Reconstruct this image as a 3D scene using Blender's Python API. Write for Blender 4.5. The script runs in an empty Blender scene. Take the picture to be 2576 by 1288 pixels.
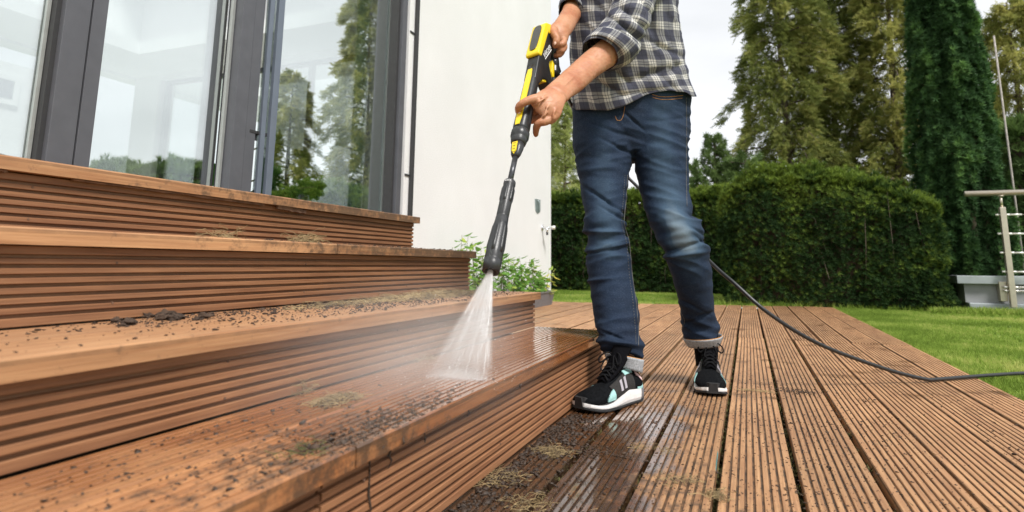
import bpy, bmesh, math, random
import numpy as np
from mathutils import Vector, Matrix, noise as mnoise

random.seed(7)
rng = np.random.default_rng(7)
S = bpy.context.scene
COL = S.collection

# ------------------------------------------------------------------ camera
F_PX, CX, CY, W_PX = 1490.0, 1288.0, 429.0, 2576.0
_y = np.array([593, 241, 1490.0]); _y /= np.linalg.norm(_y)
_z = np.array([98, -9429, 1490.0]); _z -= _z.dot(_y) * _y; _z /= np.linalg.norm(_z)
_x = np.cross(_y, _z)
CM = np.array([_x, _y, _z])                 # camera axes (right, down, forward) in world
CAM = np.array([0, 0, 0.43])
cd = bpy.data.cameras.new("camera"); cam = bpy.data.objects.new("camera", cd); COL.objects.link(cam)
R_, U_, B_ = CM[:, 0], -CM[:, 1], -CM[:, 2]
cam.matrix_world = Matrix(((R_[0], U_[0], B_[0], CAM[0]), (R_[1], U_[1], B_[1], CAM[1]), (R_[2], U_[2], B_[2], CAM[2]), (0, 0, 0, 1)))
cd.sensor_width = 36; cd.lens = F_PX / W_PX * 36
cd.shift_y = -(644 - CY) / W_PX
cd.clip_start = 0.02; cd.clip_end = 400
cd.dof.use_dof = True; cd.dof.focus_distance = 1.85; cd.dof.aperture_fstop = 4.5
S.camera = cam

def ray(px, py): return CM @ np.array([px - CX, py - CY, F_PX])
def atc(px, py, c): return CAM + ray(px, py) * (c / F_PX)          # at a distance c in front of the camera
def onZ(px, py, z): d = ray(px, py); return CAM + d * (z - CAM[2]) / d[2]
def onX(px, py, x): d = ray(px, py); return CAM + d * x / d[0]
def onY(px, py, y): d = ray(px, py); return CAM + d * y / d[1]

# ------------------------------------------------------------------ sky and sun
SUN_EL, SUN_AZ = math.radians(52), math.radians(38)      # azimuth from +X towards -Y
world = bpy.data.worlds.new("World"); S.world = world; world.use_nodes = True
wn, wl = world.node_tree.nodes, world.node_tree.links
wn.clear()
wo = wn.new("ShaderNodeOutputWorld"); bg = wn.new("ShaderNodeBackground")
sky = wn.new("ShaderNodeTexSky"); sky.sky_type = 'NISHITA'; sky.sun_disc = False
sky.sun_elevation = SUN_EL; sky.sun_rotation = math.radians(90) + SUN_AZ
sky.air_density = 1.0; sky.dust_density = 2.0
tc = wn.new("ShaderNodeTexCoord"); mp = wn.new("ShaderNodeMapping"); mp.inputs['Scale'].default_value = (1.2, 1.2, 3.5)
nz = wn.new("ShaderNodeTexNoise"); nz.inputs['Scale'].default_value = 1.6; nz.inputs['Detail'].default_value = 5; nz.inputs['Roughness'].default_value = 0.5
cr = wn.new("ShaderNodeValToRGB")
cr.color_ramp.elements[0].position = 0.32; cr.color_ramp.elements[0].color = (7.9, 8.05, 8.2, 1)
cr.color_ramp.elements[1].position = 0.62; cr.color_ramp.elements[1].color = (10.2, 10.3, 10.5, 1)
mx = wn.new("ShaderNodeMix"); mx.data_type = 'RGBA'; mx.inputs['Factor'].default_value = 0.9
wl.new(tc.outputs['Generated'], mp.inputs['Vector']); wl.new(mp.outputs[0], nz.inputs['Vector']); wl.new(nz.outputs['Fac'], cr.inputs['Fac'])
wl.new(sky.outputs[0], mx.inputs['A']); wl.new(cr.outputs[0], mx.inputs['B']); wl.new(mx.outputs['Result'], bg.inputs['Color'])
bg.inputs['Strength'].default_value = 0.078
wl.new(bg.outputs[0], wo.inputs['Surface'])
sd = bpy.data.lights.new("sun", 'SUN'); sun = bpy.data.objects.new("sun", sd); COL.objects.link(sun)
sd.energy = 3.0; sd.angle = math.radians(13); sd.color = (1.0, 0.965, 0.925)
sdir = Vector((math.cos(SUN_EL) * math.cos(SUN_AZ), -math.cos(SUN_EL) * math.sin(SUN_AZ), math.sin(SUN_EL)))
sun.rotation_euler = sdir.to_track_quat('Z', 'Y').to_euler()
S.view_settings.view_transform = 'Standard'; S.view_settings.look = 'None'; S.view_settings.gamma = 1
S.view_settings.use_curve_mapping = False; S.view_settings.exposure = 0.58
S.cycles.max_bounces = 8; S.cycles.transparent_max_bounces = 24; S.cycles.volume_bounces = 3
S.cycles.volume_step_rate = 1.0; S.cycles.volume_max_steps = 64

# ------------------------------------------------------------------ helpers
def tag(o, label=None, cat=None, group=None, kind=None):
    if label: o['label'] = label
    if cat: o['category'] = cat
    if group: o['group'] = group
    if kind: o['kind'] = kind
    return o
def empty(name, loc=(0, 0, 0), rz=0.0):
    o = bpy.data.objects.new(name, None); o.location = loc; o.rotation_euler = (0, 0, rz); o.empty_display_size = 0.05
    COL.objects.link(o); return o
def mkobj(name, me, parent=None, loc=None, rot=None):
    o = bpy.data.objects.new(name, me); COL.objects.link(o)
    if loc is not None: o.location = loc
    if rot is not None: o.rotation_euler = rot
    if parent is not None: o.parent = parent
    return o
def wobj(name, me, parent=None):
    """mesh given in world coordinates, parented to a thing whose empty has only a location"""
    o = bpy.data.objects.new(name, me); COL.objects.link(o)
    if parent is not None:
        o.parent = parent
        p, off, r = parent, Vector((0, 0, 0)), None
        while p is not None: off += p.location; p = p.parent
        o.location = -off
    return o
def np_mesh(name, V, Fc, m=None, smooth=False, attrs=None):
    """V (n,3); Fc: (k,3|4) array or list of tuples"""
    me = bpy.data.meshes.new(name)
    V = np.asarray(V, dtype=np.float32)
    if isinstance(Fc, np.ndarray):
        k, s = Fc.shape
        me.vertices.add(len(V)); me.vertices.foreach_set('co', V.ravel())
        me.loops.add(k * s); me.loops.foreach_set('vertex_index', Fc.astype(np.int32).ravel())
        me.polygons.add(k); me.polygons.foreach_set('loop_start', np.arange(0, k * s, s, dtype=np.int32))
        me.polygons.foreach_set('loop_total', np.full(k, s, dtype=np.int32))
        me.update(calc_edges=True)
    else:
        me.from_pydata([tuple(v) for v in V], [], [tuple(f) for f in Fc]); me.update()
    if smooth: me.polygons.foreach_set('use_smooth', np.ones(len(me.polygons), dtype=bool))
    if m: me.materials.append(m)
    if attrs:
        for an, (dom, typ, val) in attrs.items():
            a = me.attributes.new(an, typ, dom)
            key = {'FLOAT': 'value', 'FLOAT_COLOR': 'color', 'FLOAT_VECTOR': 'vector', 'FLOAT2': 'vector'}[typ]
            a.data.foreach_set(key, np.asarray(val, dtype=np.float32).ravel())
    return me
class MB:
    """collects simple shapes into one mesh"""
    def __init__(s): s.v = []; s.f = []
    def add(s, V, Fc):
        n = len(s.v); s.v += [tuple(p) for p in V]; s.f += [tuple(i + n for i in f) for f in Fc]; return s
    def box(s, x0, x1, y0, y1, z0, z1):
        return s.add([(x0, y0, z0), (x1, y0, z0), (x1, y1, z0), (x0, y1, z0), (x0, y0, z1), (x1, y0, z1), (x1, y1, z1), (x0, y1, z1)],
                     [(0, 3, 2, 1), (4, 5, 6, 7), (0, 1, 5, 4), (1, 2, 6, 5), (2, 3, 7, 6), (3, 0, 4, 7)])
    def tube(s, pts, rad, n=8, cap=True):
        V, Fc = tube_geo(pts, rad, n, cap); return s.add(V, Fc)
    def mesh(s, name, m, smooth=False, bevel=0):
        me = np_mesh(name, np.array(s.v), s.f, m, smooth)
        if bevel:
            bm = bmesh.new(); bm.from_mesh(me)
            bmesh.ops.bevel(bm, geom=list(bm.edges), offset=bevel, segments=2, profile=0.6, affect='EDGES', clamp_overlap=True)
            bm.to_mesh(me); bm.free()
        return me
def smooth_path(pts, k=6):
    P = [np.array(p, float) for p in pts]; out = []
    P = [2 * P[0] - P[1]] + P + [2 * P[-1] - P[-2]]
    for i in range(1, len(P) - 2):
        for j in range(k):
            t = j / k; a, b, c, d = P[i - 1:i + 3]
            out.append(0.5 * ((2 * b) + (-a + c) * t + (2 * a - 5 * b + 4 * c - d) * t * t + (-a + 3 * b - 3 * c + d) * t ** 3))
    out.append(P[-2]); return out
def tube_geo(pts, rad, n=8, cap=True):
    P = [np.array(p, float) for p in pts]; m = len(P)
    rad = list(rad) if hasattr(rad, '__len__') else [rad] * m
    V, Fc = [], []; ref = None
    for i in range(m):
        t = P[min(i + 1, m - 1)] - P[max(i - 1, 0)]; t /= (np.linalg.norm(t) + 1e-12)
        if ref is None:
            ref = np.array([0, 0, 1.0]) if abs(t[2]) < 0.9 else np.array([1.0, 0, 0])
        a = ref - ref.dot(t) * t; a /= (np.linalg.norm(a) + 1e-12); b = np.cross(t, a); ref = a
        for j in range(n):
            w = 2 * math.pi * j / n; V.append(P[i] + rad[i] * (math.cos(w) * a + math.sin(w) * b))
    for i in range(m - 1):
        for j in range(n):
            k = (j + 1) % n; Fc.append((i * n + j, i * n + k, (i + 1) * n + k, (i + 1) * n + j))
    if cap: Fc.append(tuple(range(n - 1, -1, -1))); Fc.append(tuple((m - 1) * n + j for j in range(n)))
    return V, Fc
def ring_loft(rings, cap=True):
    m, n = len(rings), len(rings[0]); V = [p for r in rings for p in r]; Fc = []
    for i in range(m - 1):
        for j in range(n):
            k = (j + 1) % n; Fc.append((i * n + j, i * n + k, (i + 1) * n + k, (i + 1) * n + j))
    if cap: Fc.append(tuple(range(n - 1, -1, -1))); Fc.append(tuple((m - 1) * n + j for j in range(n)))
    return V, Fc
def nz3(p, s, seed=0.0): return mnoise.noise(Vector((p[0] * s + seed, p[1] * s - seed, p[2] * s + 2 * seed)))

# ------------------------------------------------------------------ materials
class NT:
    def __init__(s, name):
        s.m = bpy.data.materials.new(name); s.m.use_nodes = True; s.n = s.m.node_tree.nodes; s.l = s.m.node_tree.links
        s.n.clear(); s.out = s.n.new('ShaderNodeOutputMaterial')
    def node(s, t, **k):
        nd = s.n.new(t)
        for a, b in k.items(): setattr(nd, a, b)
        return nd
    def link(s, a, b): s.l.new(a, b)
    def val(s, sock, v):
        if hasattr(v, 'is_linked') or isinstance(v, bpy.types.NodeSocket): s.l.new(v, sock)
        else: sock.default_value = v
    def coord(s, kind='Object', scale=(1, 1, 1), loc=None):
        t = s.node('ShaderNodeTexCoord'); m = s.node('ShaderNodeMapping'); m.inputs['Scale'].default_value = scale
        s.link(t.outputs[kind], m.inputs['Vector'])
        if loc is not None: s.link(loc, m.inputs['Location'])
        return m.outputs[0]
    def noise(s, vec, scale, detail=4, rough=0.55, dist=0.0):
        t = s.node('ShaderNodeTexNoise'); t.inputs['Scale'].default_value = scale; t.inputs['Detail'].default_value = detail
        t.inputs['Roughness'].default_value = rough; t.inputs['Distortion'].default_value = dist
        if vec is not None: s.link(vec, t.inputs['Vector'])
        return t.outputs['Fac']
    def ramp(s, fac, stops, interp='LINEAR'):
        r = s.node('ShaderNodeValToRGB'); e = r.color_ramp.elements; r.color_ramp.interpolation = interp
        while len(e) < len(stops): e.new(0.5)
        for i, (p, c) in enumerate(stops):
            e[i].position = p; e[i].color = (c, c, c, 1) if not hasattr(c, '__len__') else (*c, 1)
        s.link(fac, r.inputs['Fac']); return r.outputs['Color']
    def mix(s, fac, a, b, mode='MIX'):
        m = s.node('ShaderNodeMix', data_type='RGBA', blend_type=mode)
        s.val(m.inputs['Factor'], fac)
        s.val(m.inputs['A'], a if hasattr(a, 'is_linked') else (*a, 1)); s.val(m.inputs['B'], b if hasattr(b, 'is_linked') else (*b, 1))
        return m.outputs['Result']
    def math(s, op, a, b=0.0, c=0.0, clamp=False):
        m = s.node('ShaderNodeMath', operation=op, use_clamp=clamp); s.val(m.inputs[0], a); s.val(m.inputs[1], b); s.val(m.inputs[2], c)
        return m.outputs[0]
    def bump(s, h, strength=0.3, dist=0.01, normal=None):
        b = s.node('ShaderNodeBump'); b.inputs['Strength'].default_value = strength; b.inputs['Distance'].default_value = dist
        s.link(h, b.inputs['Height'])
        if normal is not None: s.link(normal, b.inputs['Normal'])
        return b.outputs[0]
    def attr(s, name, out='Fac'):
        a = s.node('ShaderNodeAttribute', attribute_name=name); return a.outputs[out]
    def bsdf(s, color, rough=0.6, metal=0.0, normal=None, spec=0.5, sss=0.0, coat=0.0, alpha=None, trans=None):
        p = s.node('ShaderNodeBsdfPrincipled')
        s.val(p.inputs['Base Color'], color if hasattr(color, 'is_linked') else (*color, 1))
        s.val(p.inputs['Roughness'], rough); s.val(p.inputs['Metallic'], metal); s.val(p.inputs['Specular IOR Level'], spec)
        if normal is not None: s.link(normal, p.inputs['Normal'])
        if sss: p.inputs['Subsurface Weight'].default_value = sss; p.inputs['Subsurface Radius'].default_value = (1, .3, .15); p.inputs['Subsurface Scale'].default_value = 0.006
        if coat: s.val(p.inputs['Coat Weight'], coat); p.inputs['Coat Roughness'].default_value = 0.12
        if alpha is not None: s.val(p.inputs['Alpha'], alpha)
        s.link(p.outputs[0], s.out.inputs['Surface']); s.p = p; return s.m

def simple(name, col, rough=0.5, metal=0.0, var=0.12, nscale=40, bump=0.0, coat=0.0, spec=0.5):
    t = NT(name); v = t.coord('Object'); n = t.noise(v, nscale, 5)
    c2 = tuple(max(0, c * (1 - var)) for c in col); c1 = tuple(min(1, c * (1 + var)) for c in col)
    c = t.ramp(n, [(0.3, c2), (0.7, c1)])
    nm = t.bump(t.noise(v, nscale * 6, 3), bump, 0.003) if bump else None
    r = t.ramp(t.noise(v, nscale * 0.4, 3), [(0.3, max(0, rough - 0.08)), (0.7, min(1, rough + 0.08))])
    return t.bsdf(c, r, metal, nm, spec, coat=coat)

def wood(name, light, dark, wet_mode=None, dirt=0.3, grey=0.0):  # dirt: strength of the darker tone in the grooves
    t = NT(name)
    oi = t.node('ShaderNodeObjectInfo'); rnd = oi.outputs['Random']
    off = t.node('ShaderNodeCombineXYZ'); t.link(t.math('MULTIPLY', rnd, 37.0), off.inputs[0]); t.link(t.math('MULTIPLY', rnd, 91.0), off.inputs[1])
    v = t.coord('Object', (26, 1.3, 26), off.outputs[0])
    g1 = t.noise(v, 3.2, 6, 0.62, 0.4)
    g2 = t.noise(t.coord('Object', (220, 5, 220), off.outputs[0]), 1.0, 3)
    c = t.ramp(g1, [(0.28, dark), (0.50, tuple((a + b) / 2 for a, b in zip(light, dark))), (0.68, light)])
    c = t.mix(t.math('MULTIPLY', t.ramp(g2, [(0.35, 1.0), (0.55, 0.0)]), 0.28), c, tuple(x * 0.5 for x in dark))
    big = t.noise(t.coord('Object', (2.2, .8, 2.2), off.outputs[0]), 1.5, 4)
    c = t.mix(0.6, c, t.ramp(big, [(0.3, (0.58, 0.56, 0.54)), (0.7, (1.06, 1.04, 1.0))]), 'MULTIPLY')
    hv = t.node('ShaderNodeHueSaturation'); t.link(c, hv.inputs['Color']); t.link(t.math('ADD', t.math('MULTIPLY', rnd, 0.30), 0.86), hv.inputs['Value']); c = hv.outputs[0]
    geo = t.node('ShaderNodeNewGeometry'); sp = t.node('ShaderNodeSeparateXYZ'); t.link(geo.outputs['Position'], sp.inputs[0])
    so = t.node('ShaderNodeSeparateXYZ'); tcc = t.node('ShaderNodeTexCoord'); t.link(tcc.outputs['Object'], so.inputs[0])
    # darker mottled tone down in the machined grooves (local z below the ridge tops)
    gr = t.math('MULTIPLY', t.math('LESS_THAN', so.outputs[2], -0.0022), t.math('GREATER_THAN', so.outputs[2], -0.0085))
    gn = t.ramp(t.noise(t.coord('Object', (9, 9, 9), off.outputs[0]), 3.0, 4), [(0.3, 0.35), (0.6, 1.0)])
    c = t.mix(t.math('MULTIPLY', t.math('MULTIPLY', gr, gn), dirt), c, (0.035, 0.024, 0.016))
    rough = t.ramp(g1, [(0.3, 0.62), (0.7, 0.5)])
    nm = t.bump(g2, 0.35, 0.0015); nm = t.bump(g1, 0.22, 0.003, nm)
    if name == 'tread_wood':
        P3 = t.node('ShaderNodeTexNoise'); P3.inputs['Scale'].default_value = 30.0; P3.inputs['Detail'].default_value = 7; P3.inputs['Roughness'].default_value = 0.75; t.link(geo.outputs['Position'], P3.inputs['Vector'])
        zz = t.math('MULTIPLY', t.math('SUBTRACT', sp.outputs[1], 0.75), 0.9, clamp=True)
        far_ = t.math('MULTIPLY', t.math('SUBTRACT', -0.80, sp.outputs[0]), 6.0, clamp=True)
        fl_ = t.math('ADD', P3.outputs['Fac'], t.math('MULTIPLY', t.math('MULTIPLY', zz, far_), 0.24))
        c = t.mix(t.ramp(fl_, [(0.58, 0.0), (0.74, 0.8)]), c, (0.075, 0.048, 0.030))
    if wet_mode:
        wn_ = t.noise(t.coord('Object', (3, 3, 3), off.outputs[0]), 2.4, 5, 0.6)
        P = t.node('ShaderNodeTexNoise'); P.inputs['Scale'].default_value = 7.0; P.inputs['Detail'].default_value = 6; t.link(geo.outputs['Position'], P.inputs['Vector'])
        pn = P.outputs['Fac']
        if wet_mode == 'deck':       # the strip of decking beside the lowest step that catches the run-off
            ex = t.math('MULTIPLY', t.math('ADD', sp.outputs[0], 0.13), -3.1)           # positive towards the step
            ey = t.math('MULTIPLY', t.math('SUBTRACT', 2.25, sp.outputs[1]), 2.0, clamp=True)
            w = t.math('MULTIPLY', ex, ey)
            w = t.math('ADD', w, t.math('MULTIPLY', t.math('SUBTRACT', pn, 0.5), 1.6))
        else:                        # lowest tread and its nosing
            ey = t.math('MULTIPLY', t.math('SUBTRACT', sp.outputs[1], 0.35), 0.9)
            w = t.math('ADD', t.math('ADD', ey, 0.0), t.math('MULTIPLY', t.math('SUBTRACT', pn, 0.5), 1.0))
        wet = t.ramp(w, [(0.12, 0.0), (0.42, 1.0)])
        P2 = t.node('ShaderNodeTexNoise'); P2.inputs['Scale'].default_value = 26.0; P2.inputs['Detail'].default_value = 7; P2.inputs['Roughness'].default_value = 0.72; t.link(geo.outputs['Position'], P2.inputs['Vector'])
        if wet_mode == 'deck':
            mz = t.math('MULTIPLY', t.math('MULTIPLY', t.math('ADD', sp.outputs[0], -0.05), -1.5, clamp=True), t.math('MULTIPLY', t.math('SUBTRACT', 2.1, sp.outputs[1]), 1.2, clamp=True))
            mud = t.math('ADD', t.math('MULTIPLY', mz, 0.44), P2.outputs['Fac'])
        else:
            mz = t.math('SUBTRACT', 1.0, t.math('MULTIPLY', t.math('ABSOLUTE', t.math('SUBTRACT', sp.outputs[1], 0.72)), 2.1), clamp=True)
            nx_ = t.math('MULTIPLY', t.math('SUBTRACT', 1.0, t.math('MULTIPLY', t.math('ABSOLUTE', t.math('ADD', sp.outputs[0], 0.53)), 7.0), clamp=True), 0.9)
            mud = t.math('ADD', t.math('MULTIPLY', t.math('MULTIPLY', mz, t.math('ADD', nx_, 0.4)), 0.22), P2.outputs['Fac'])
        mudm = t.ramp(mud, [(0.60, 0.0), (0.76, 0.85)])
        wc = t.mix(1.0, c, (0.40, 0.31, 0.25) if wet_mode == 'deck' else (0.80, 0.66, 0.55), 'MULTIPLY')
        c = t.mix(wet, c, wc)
        c = t.mix(mudm, c, (0.062, 0.038, 0.024))
        film = t.ramp(pn, [(0.40, 0.03), (0.66, 0.20)])
        rough = t.mix(wet, rough, film)
        nm2 = t.bump(pn, 0.12, 0.004)
        mm = t.bsdf(c, rough, 0, nm)
        t.val(t.p.inputs['Coat Weight'], wet); t.p.inputs['Coat IOR'].default_value = 1.4
        t.link(film, t.p.inputs['Coat Roughness']); t.link(nm2, t.p.inputs['Coat Normal'])
        return mm
    return t.bsdf(c, rough, 0, nm)

M = {}
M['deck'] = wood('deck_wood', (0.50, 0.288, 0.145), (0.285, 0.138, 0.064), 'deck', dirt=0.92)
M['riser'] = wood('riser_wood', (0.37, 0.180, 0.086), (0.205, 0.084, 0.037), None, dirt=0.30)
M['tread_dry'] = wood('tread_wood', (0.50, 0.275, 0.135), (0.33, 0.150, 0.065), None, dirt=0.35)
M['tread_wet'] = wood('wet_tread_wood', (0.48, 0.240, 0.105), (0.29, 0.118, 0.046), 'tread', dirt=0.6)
M['old_wood'] = simple('rotten_batten', (0.14, 0.075, 0.045), 0.8, var=0.5, nscale=30, bump=0.5)
M['soil'] = simple('soil', (0.060, 0.037, 0.024), 0.95, var=0.5, nscale=60, bump=0.6)
M['wetsoil'] = simple('wet_soil', (0.048, 0.031, 0.021), 0.5, var=0.5, nscale=80, bump=0.6)
M['straw'] = simple('dry_grass', (0.25, 0.18, 0.085), 0.8, var=0.6, nscale=20)
M['moss'] = simple('moss', (0.085, 0.085, 0.025), 0.9, var=0.5, nscale=40, bump=0.5)

def stucco():
    t = NT('white_stucco'); v = t.coord('Object')
    n1 = t.noise(v, 150, 3, 0.6); n2 = t.noise(v, 420, 2, 0.5); n3 = t.noise(v, 1.1, 4)
    c = t.ramp(n3, [(0.25, (0.70, 0.70, 0.70)), (0.7, (0.775, 0.775, 0.78))])
    nm = t.bump(n1, 0.5, 0.008); nm = t.bump(n2, 0.5, 0.003, nm)
    return t.bsdf(c, 0.85, 0, nm)
M['stucco'] = stucco()
M['plaster'] = simple('interior_plaster', (0.78, 0.80, 0.79), 0.9, var=0.03, nscale=3)
M['roomfloor'] = simple('interior_floor', (0.68, 0.66, 0.62), 0.4, var=0.1, nscale=3)
M['alu'] = simple('anthracite_aluminium', (0.105, 0.108, 0.122), 0.42, 0.2, var=0.08, nscale=12, bump=0.05)
M['alu_light'] = simple('blue_grey_rail', (0.17, 0.20, 0.25), 0.35, 0.4, var=0.06, nscale=12)
M['rubber'] = simple('rubber_gasket', (0.03, 0.03, 0.032), 0.6, var=0.1)
M['spacer'] = simple('pane_spacer', (0.50, 0.52, 0.50), 0.35, 0.6, var=0.05)
M['curtain'] = simple('pale_green_curtain', (0.40, 0.55, 0.44), 0.8, var=0.05, nscale=5)
M['steel'] = simple('brushed_steel', (0.56, 0.50, 0.42), 0.35, 0.75, var=0.06, nscale=25)
M['steel_white'] = simple('pale_fitting', (0.75, 0.73, 0.70), 0.3, 0.5, var=0.05)
M['chrome'] = simple('chrome', (0.75, 0.76, 0.78), 0.2, 0.9, var=0.05)
M['concrete'] = simple('grey_flashing', (0.27, 0.275, 0.285), 0.6, 0.0, var=0.12, nscale=9, bump=0.15)
M['concrete_light'] = simple('zinc_cap', (0.34, 0.37, 0.385), 0.45, 0.25, var=0.12, nscale=9, bump=0.1)
M['planter'] = simple('grey_plastic_planter', (0.155, 0.15, 0.155), 0.6, var=0.12, nscale=90, bump=0.25)
M['bark'] = simple('bark', (0.115, 0.085, 0.066), 0.9, var=0.4, nscale=14, bump=0.6)
M['stem'] = simple('plant_stem', (0.16, 0.15, 0.06), 0.7, var=0.3, nscale=40)
M['paleWood'] = simple('weathered_pole', (0.34, 0.31, 0.28), 0.8, var=0.3, nscale=20, bump=0.4)
M['plate'] = simple('galvanised_plate', (0.33, 0.40, 0.40), 0.4, 0.6, var=0.15, nscale=30)

def glass():
    t = NT('window_glass')
    g = t.node('ShaderNodeBsdfGlossy'); g.inputs['Roughness'].default_value = 0.0; g.inputs['Color'].default_value = (0.95, 0.985, 0.975, 1)
    tr = t.node('ShaderNodeBsdfTransparent'); tr.inputs['Color'].default_value = (0.94, 0.97, 0.96, 1)
    lw = t.node('ShaderNodeLayerWeight'); lw.inputs['Blend'].default_value = 0.35
    f = t.math('ADD', t.math('MULTIPLY', t.math('POWER', lw.outputs['Facing'], 3.0), 0.35), 0.58, clamp=True)
    m = t.node('ShaderNodeMixShader'); t.link(f, m.inputs[0]); t.link(tr.outputs[0], m.inputs[1]); t.link(g.outputs[0], m.inputs[2])
    t.link(m.outputs[0], t.out.inputs['Surface']); return t.m
M['glass'] = glass()

def leafmat(name, dark, mid, light, rough=0.55, transl=0.25):
    t = NT(name); a = t.attr('tint'); c = t.ramp(a, [(0.0, dark), (0.5, mid), (1.0, light)])
    p = t.node('ShaderNodeBsdfPrincipled'); t.link(c, p.inputs['Base Color']); p.inputs['Roughness'].default_value = 0.7; p.inputs['Specular IOR Level'].default_value = 0.18
    tr = t.node('ShaderNodeBsdfTranslucent'); t.link(c, tr.inputs['Color'])
    m = t.node('ShaderNodeMixShader'); m.inputs[0].default_value = transl
    t.link(p.outputs[0], m.inputs[1]); t.link(tr.outputs[0], m.inputs[2]); t.link(m.outputs[0], t.out.inputs['Surface']); return t.m
M['yew'] = leafmat('yew_needles', (0.016, 0.042, 0.014), (0.048, 0.110, 0.036), (0.17, 0.31, 0.08), 0.5, 0.2)
M['hedge'] = leafmat('hedge_needles', (0.012, 0.030, 0.009), (0.030, 0.068, 0.017), (0.20, 0.28, 0.045), 0.5, 0.3)
M['thuja'] = leafmat('thuja_sprays', (0.070, 0.100, 0.030), (0.205, 0.235, 0.060), (0.48, 0.45, 0.14), 0.6, 0.4)
M['larch'] = leafmat('larch_sprays', (0.16, 0.20, 0.06), (0.34, 0.40, 0.13), (0.58, 0.58, 0.24), 0.6, 0.45)
M['spruce'] = leafmat('spruce_needles', (0.035, 0.06, 0.022), (0.085, 0.14, 0.042), (0.17, 0.25, 0.075), 0.5, 0.3)
M['herb'] = leafmat('herb_leaves', (0.09, 0.20, 0.035), (0.19, 0.37, 0.075), (0.52, 0.56, 0.10), 0.45, 0.45)
M['herby'] = leafmat('yellowing_leaves', (0.22, 0.34, 0.07), (0.45, 0.48, 0.09), (0.68, 0.55, 0.10), 0.45, 0.45)
M['grass'] = leafmat('grass_blades', (0.15, 0.23, 0.034), (0.29, 0.41, 0.070), (0.52, 0.54, 0.17), 0.5, 0.45)
M['monstera'] = leafmat('monstera_leaves', (0.03, 0.10, 0.015), (0.05, 0.17, 0.02), (0.09, 0.24, 0.03), 0.35, 0.3)

def ground_mat(name, c1, c2, c3, sc):
    t = NT(name); v = t.coord('Object'); n = t.noise(v, sc, 6, 0.6); n2 = t.noise(v, sc * 12, 3)
    c = t.ramp(n, [(0.3, c1), (0.5, c2), (0.7, c3)]); c = t.mix(0.4, c, t.ramp(n2, [(0.3, (0.5, 0.5, 0.5)), (0.7, (1, 1, 1))]), 'MULTIPLY')
    return t.bsdf(c, 0.9, 0, t.bump(n2, 0.6, 0.02))
M['lawn'] = ground_mat('lawn_ground', (0.10, 0.16, 0.025), (0.16, 0.25, 0.04), (0.24, 0.31, 0.07), 2.2)
M['under'] = ground_mat('under_deck_soil', (0.012, 0.010, 0.007), (0.022, 0.020, 0.010), (0.03, 0.038, 0.012), 6)

# ================================================================== SETTING: ground
def poly(name, pts, z, m, kind='structure', label=None):
    me = np_mesh(name, np.array([(x, y, z) for x, y in pts]), [tuple(range(len(pts)))], m)
    o = mkobj(name, me); tag(o, label, None, None, kind); return o
DECK_R, DECK_L = 0.835, -2.42
def deck_end(x): return 6.80 + (x + 1.7) * 0.262 if x > -1.7 else 6.80
MBl = MB()
BIG = 90
# lawn all round the deck; deck outline left open
pts_o = [(-BIG, -BIG), (BIG, -BIG), (BIG, BIG), (-BIG, BIG)]
di = [(DECK_L, -3.0), (DECK_R, -3.0), (DECK_R, deck_end(DECK_R)), (-1.7, 6.80), (DECK_L, 6.80)]
lz = -0.022
V = [(x, y, lz) for x, y in pts_o] + [(x, y, lz) for x, y in di]
Fc = [(0, 1, 5, 4), (1, 2, 6, 5), (2, 3, 7, 6), (3, 8, 7), (3, 0, 4, 8)]
me = np_mesh('lawn', np.array(V), Fc, M['lawn'])
tag(mkobj('lawn', me), 'trimmed green lawn beyond the wooden deck', None, None, 'structure')
poly('ground', [(-3.4, -3.2), (1.0, -3.2), (1.0, 7.9), (-3.4, 7.9)], -0.075, M['under'], label='dark mossy soil seen in the gaps between deck boards')

# ------------------------------------------------------------------ boards
def board_mesh(name, length, width=0.141, thick=0.027, ridges=9, depth=0.0045, m=None, warp=0.0012, segs=None, smooth_top=False, gfrac=0.34, slope=0.0):
    hw = width / 2; prof = [(-hw, -thick)]
    r0 = 0.0018
    prof += [(-hw, -r0 * 1.6), (-hw + r0, 0)]
    if not smooth_top:
        p = (width - 0.004) / ridges; g = p * gfrac
        for i in range(1, ridges):
            x = -hw + 0.002 + i * p
            prof += [(x - g / 2 - 0.0008, 0), (x - g / 2, -0.0008), (x - g * 0.32, -depth), (x + g * 0.32, -depth), (x + g / 2, -0.0008), (x + g / 2 + 0.0008, 0)]
    prof += [(hw - r0, 0), (hw, -r0 * 1.6), (hw, -thick)]
    n = len(prof); segs = segs or max(2, int(length / 0.22)); s0 = random.uniform(0, 99)
    V = []
    for k in range(segs + 1):
        y = -length / 2 + length * k / segs
        dx = warp * 1.6 * mnoise.noise(Vector((y * 0.9, s0, 0))); dz = warp * mnoise.noise(Vector((y * 1.3, s0, 5)))
        tw = warp * 0.6 * mnoise.noise(Vector((y * 0.7, s0, 9))) / hw
        for x, z in prof: V.append((x + dx, y + (slope * x if k == segs else 0), z + dz + tw * x))
    Fc = []
    for k in range(segs):
        for j in range(n):
            j2 = (j + 1) % n; Fc.append((k * n + j, k * n + j2, (k + 1) * n + j2, (k + 1) * n + j))
    Fc.append(tuple(range(n))); Fc.append(tuple(segs * n + j for j in range(n - 1, -1, -1)))
    me = np_mesh(name, np.array(V), Fc, m)
    bm = bmesh.new(); bm.from_mesh(me); bmesh.ops.recalc_face_normals(bm, faces=bm.faces); bm.to_mesh(me); bm.free()
    return me

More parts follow.
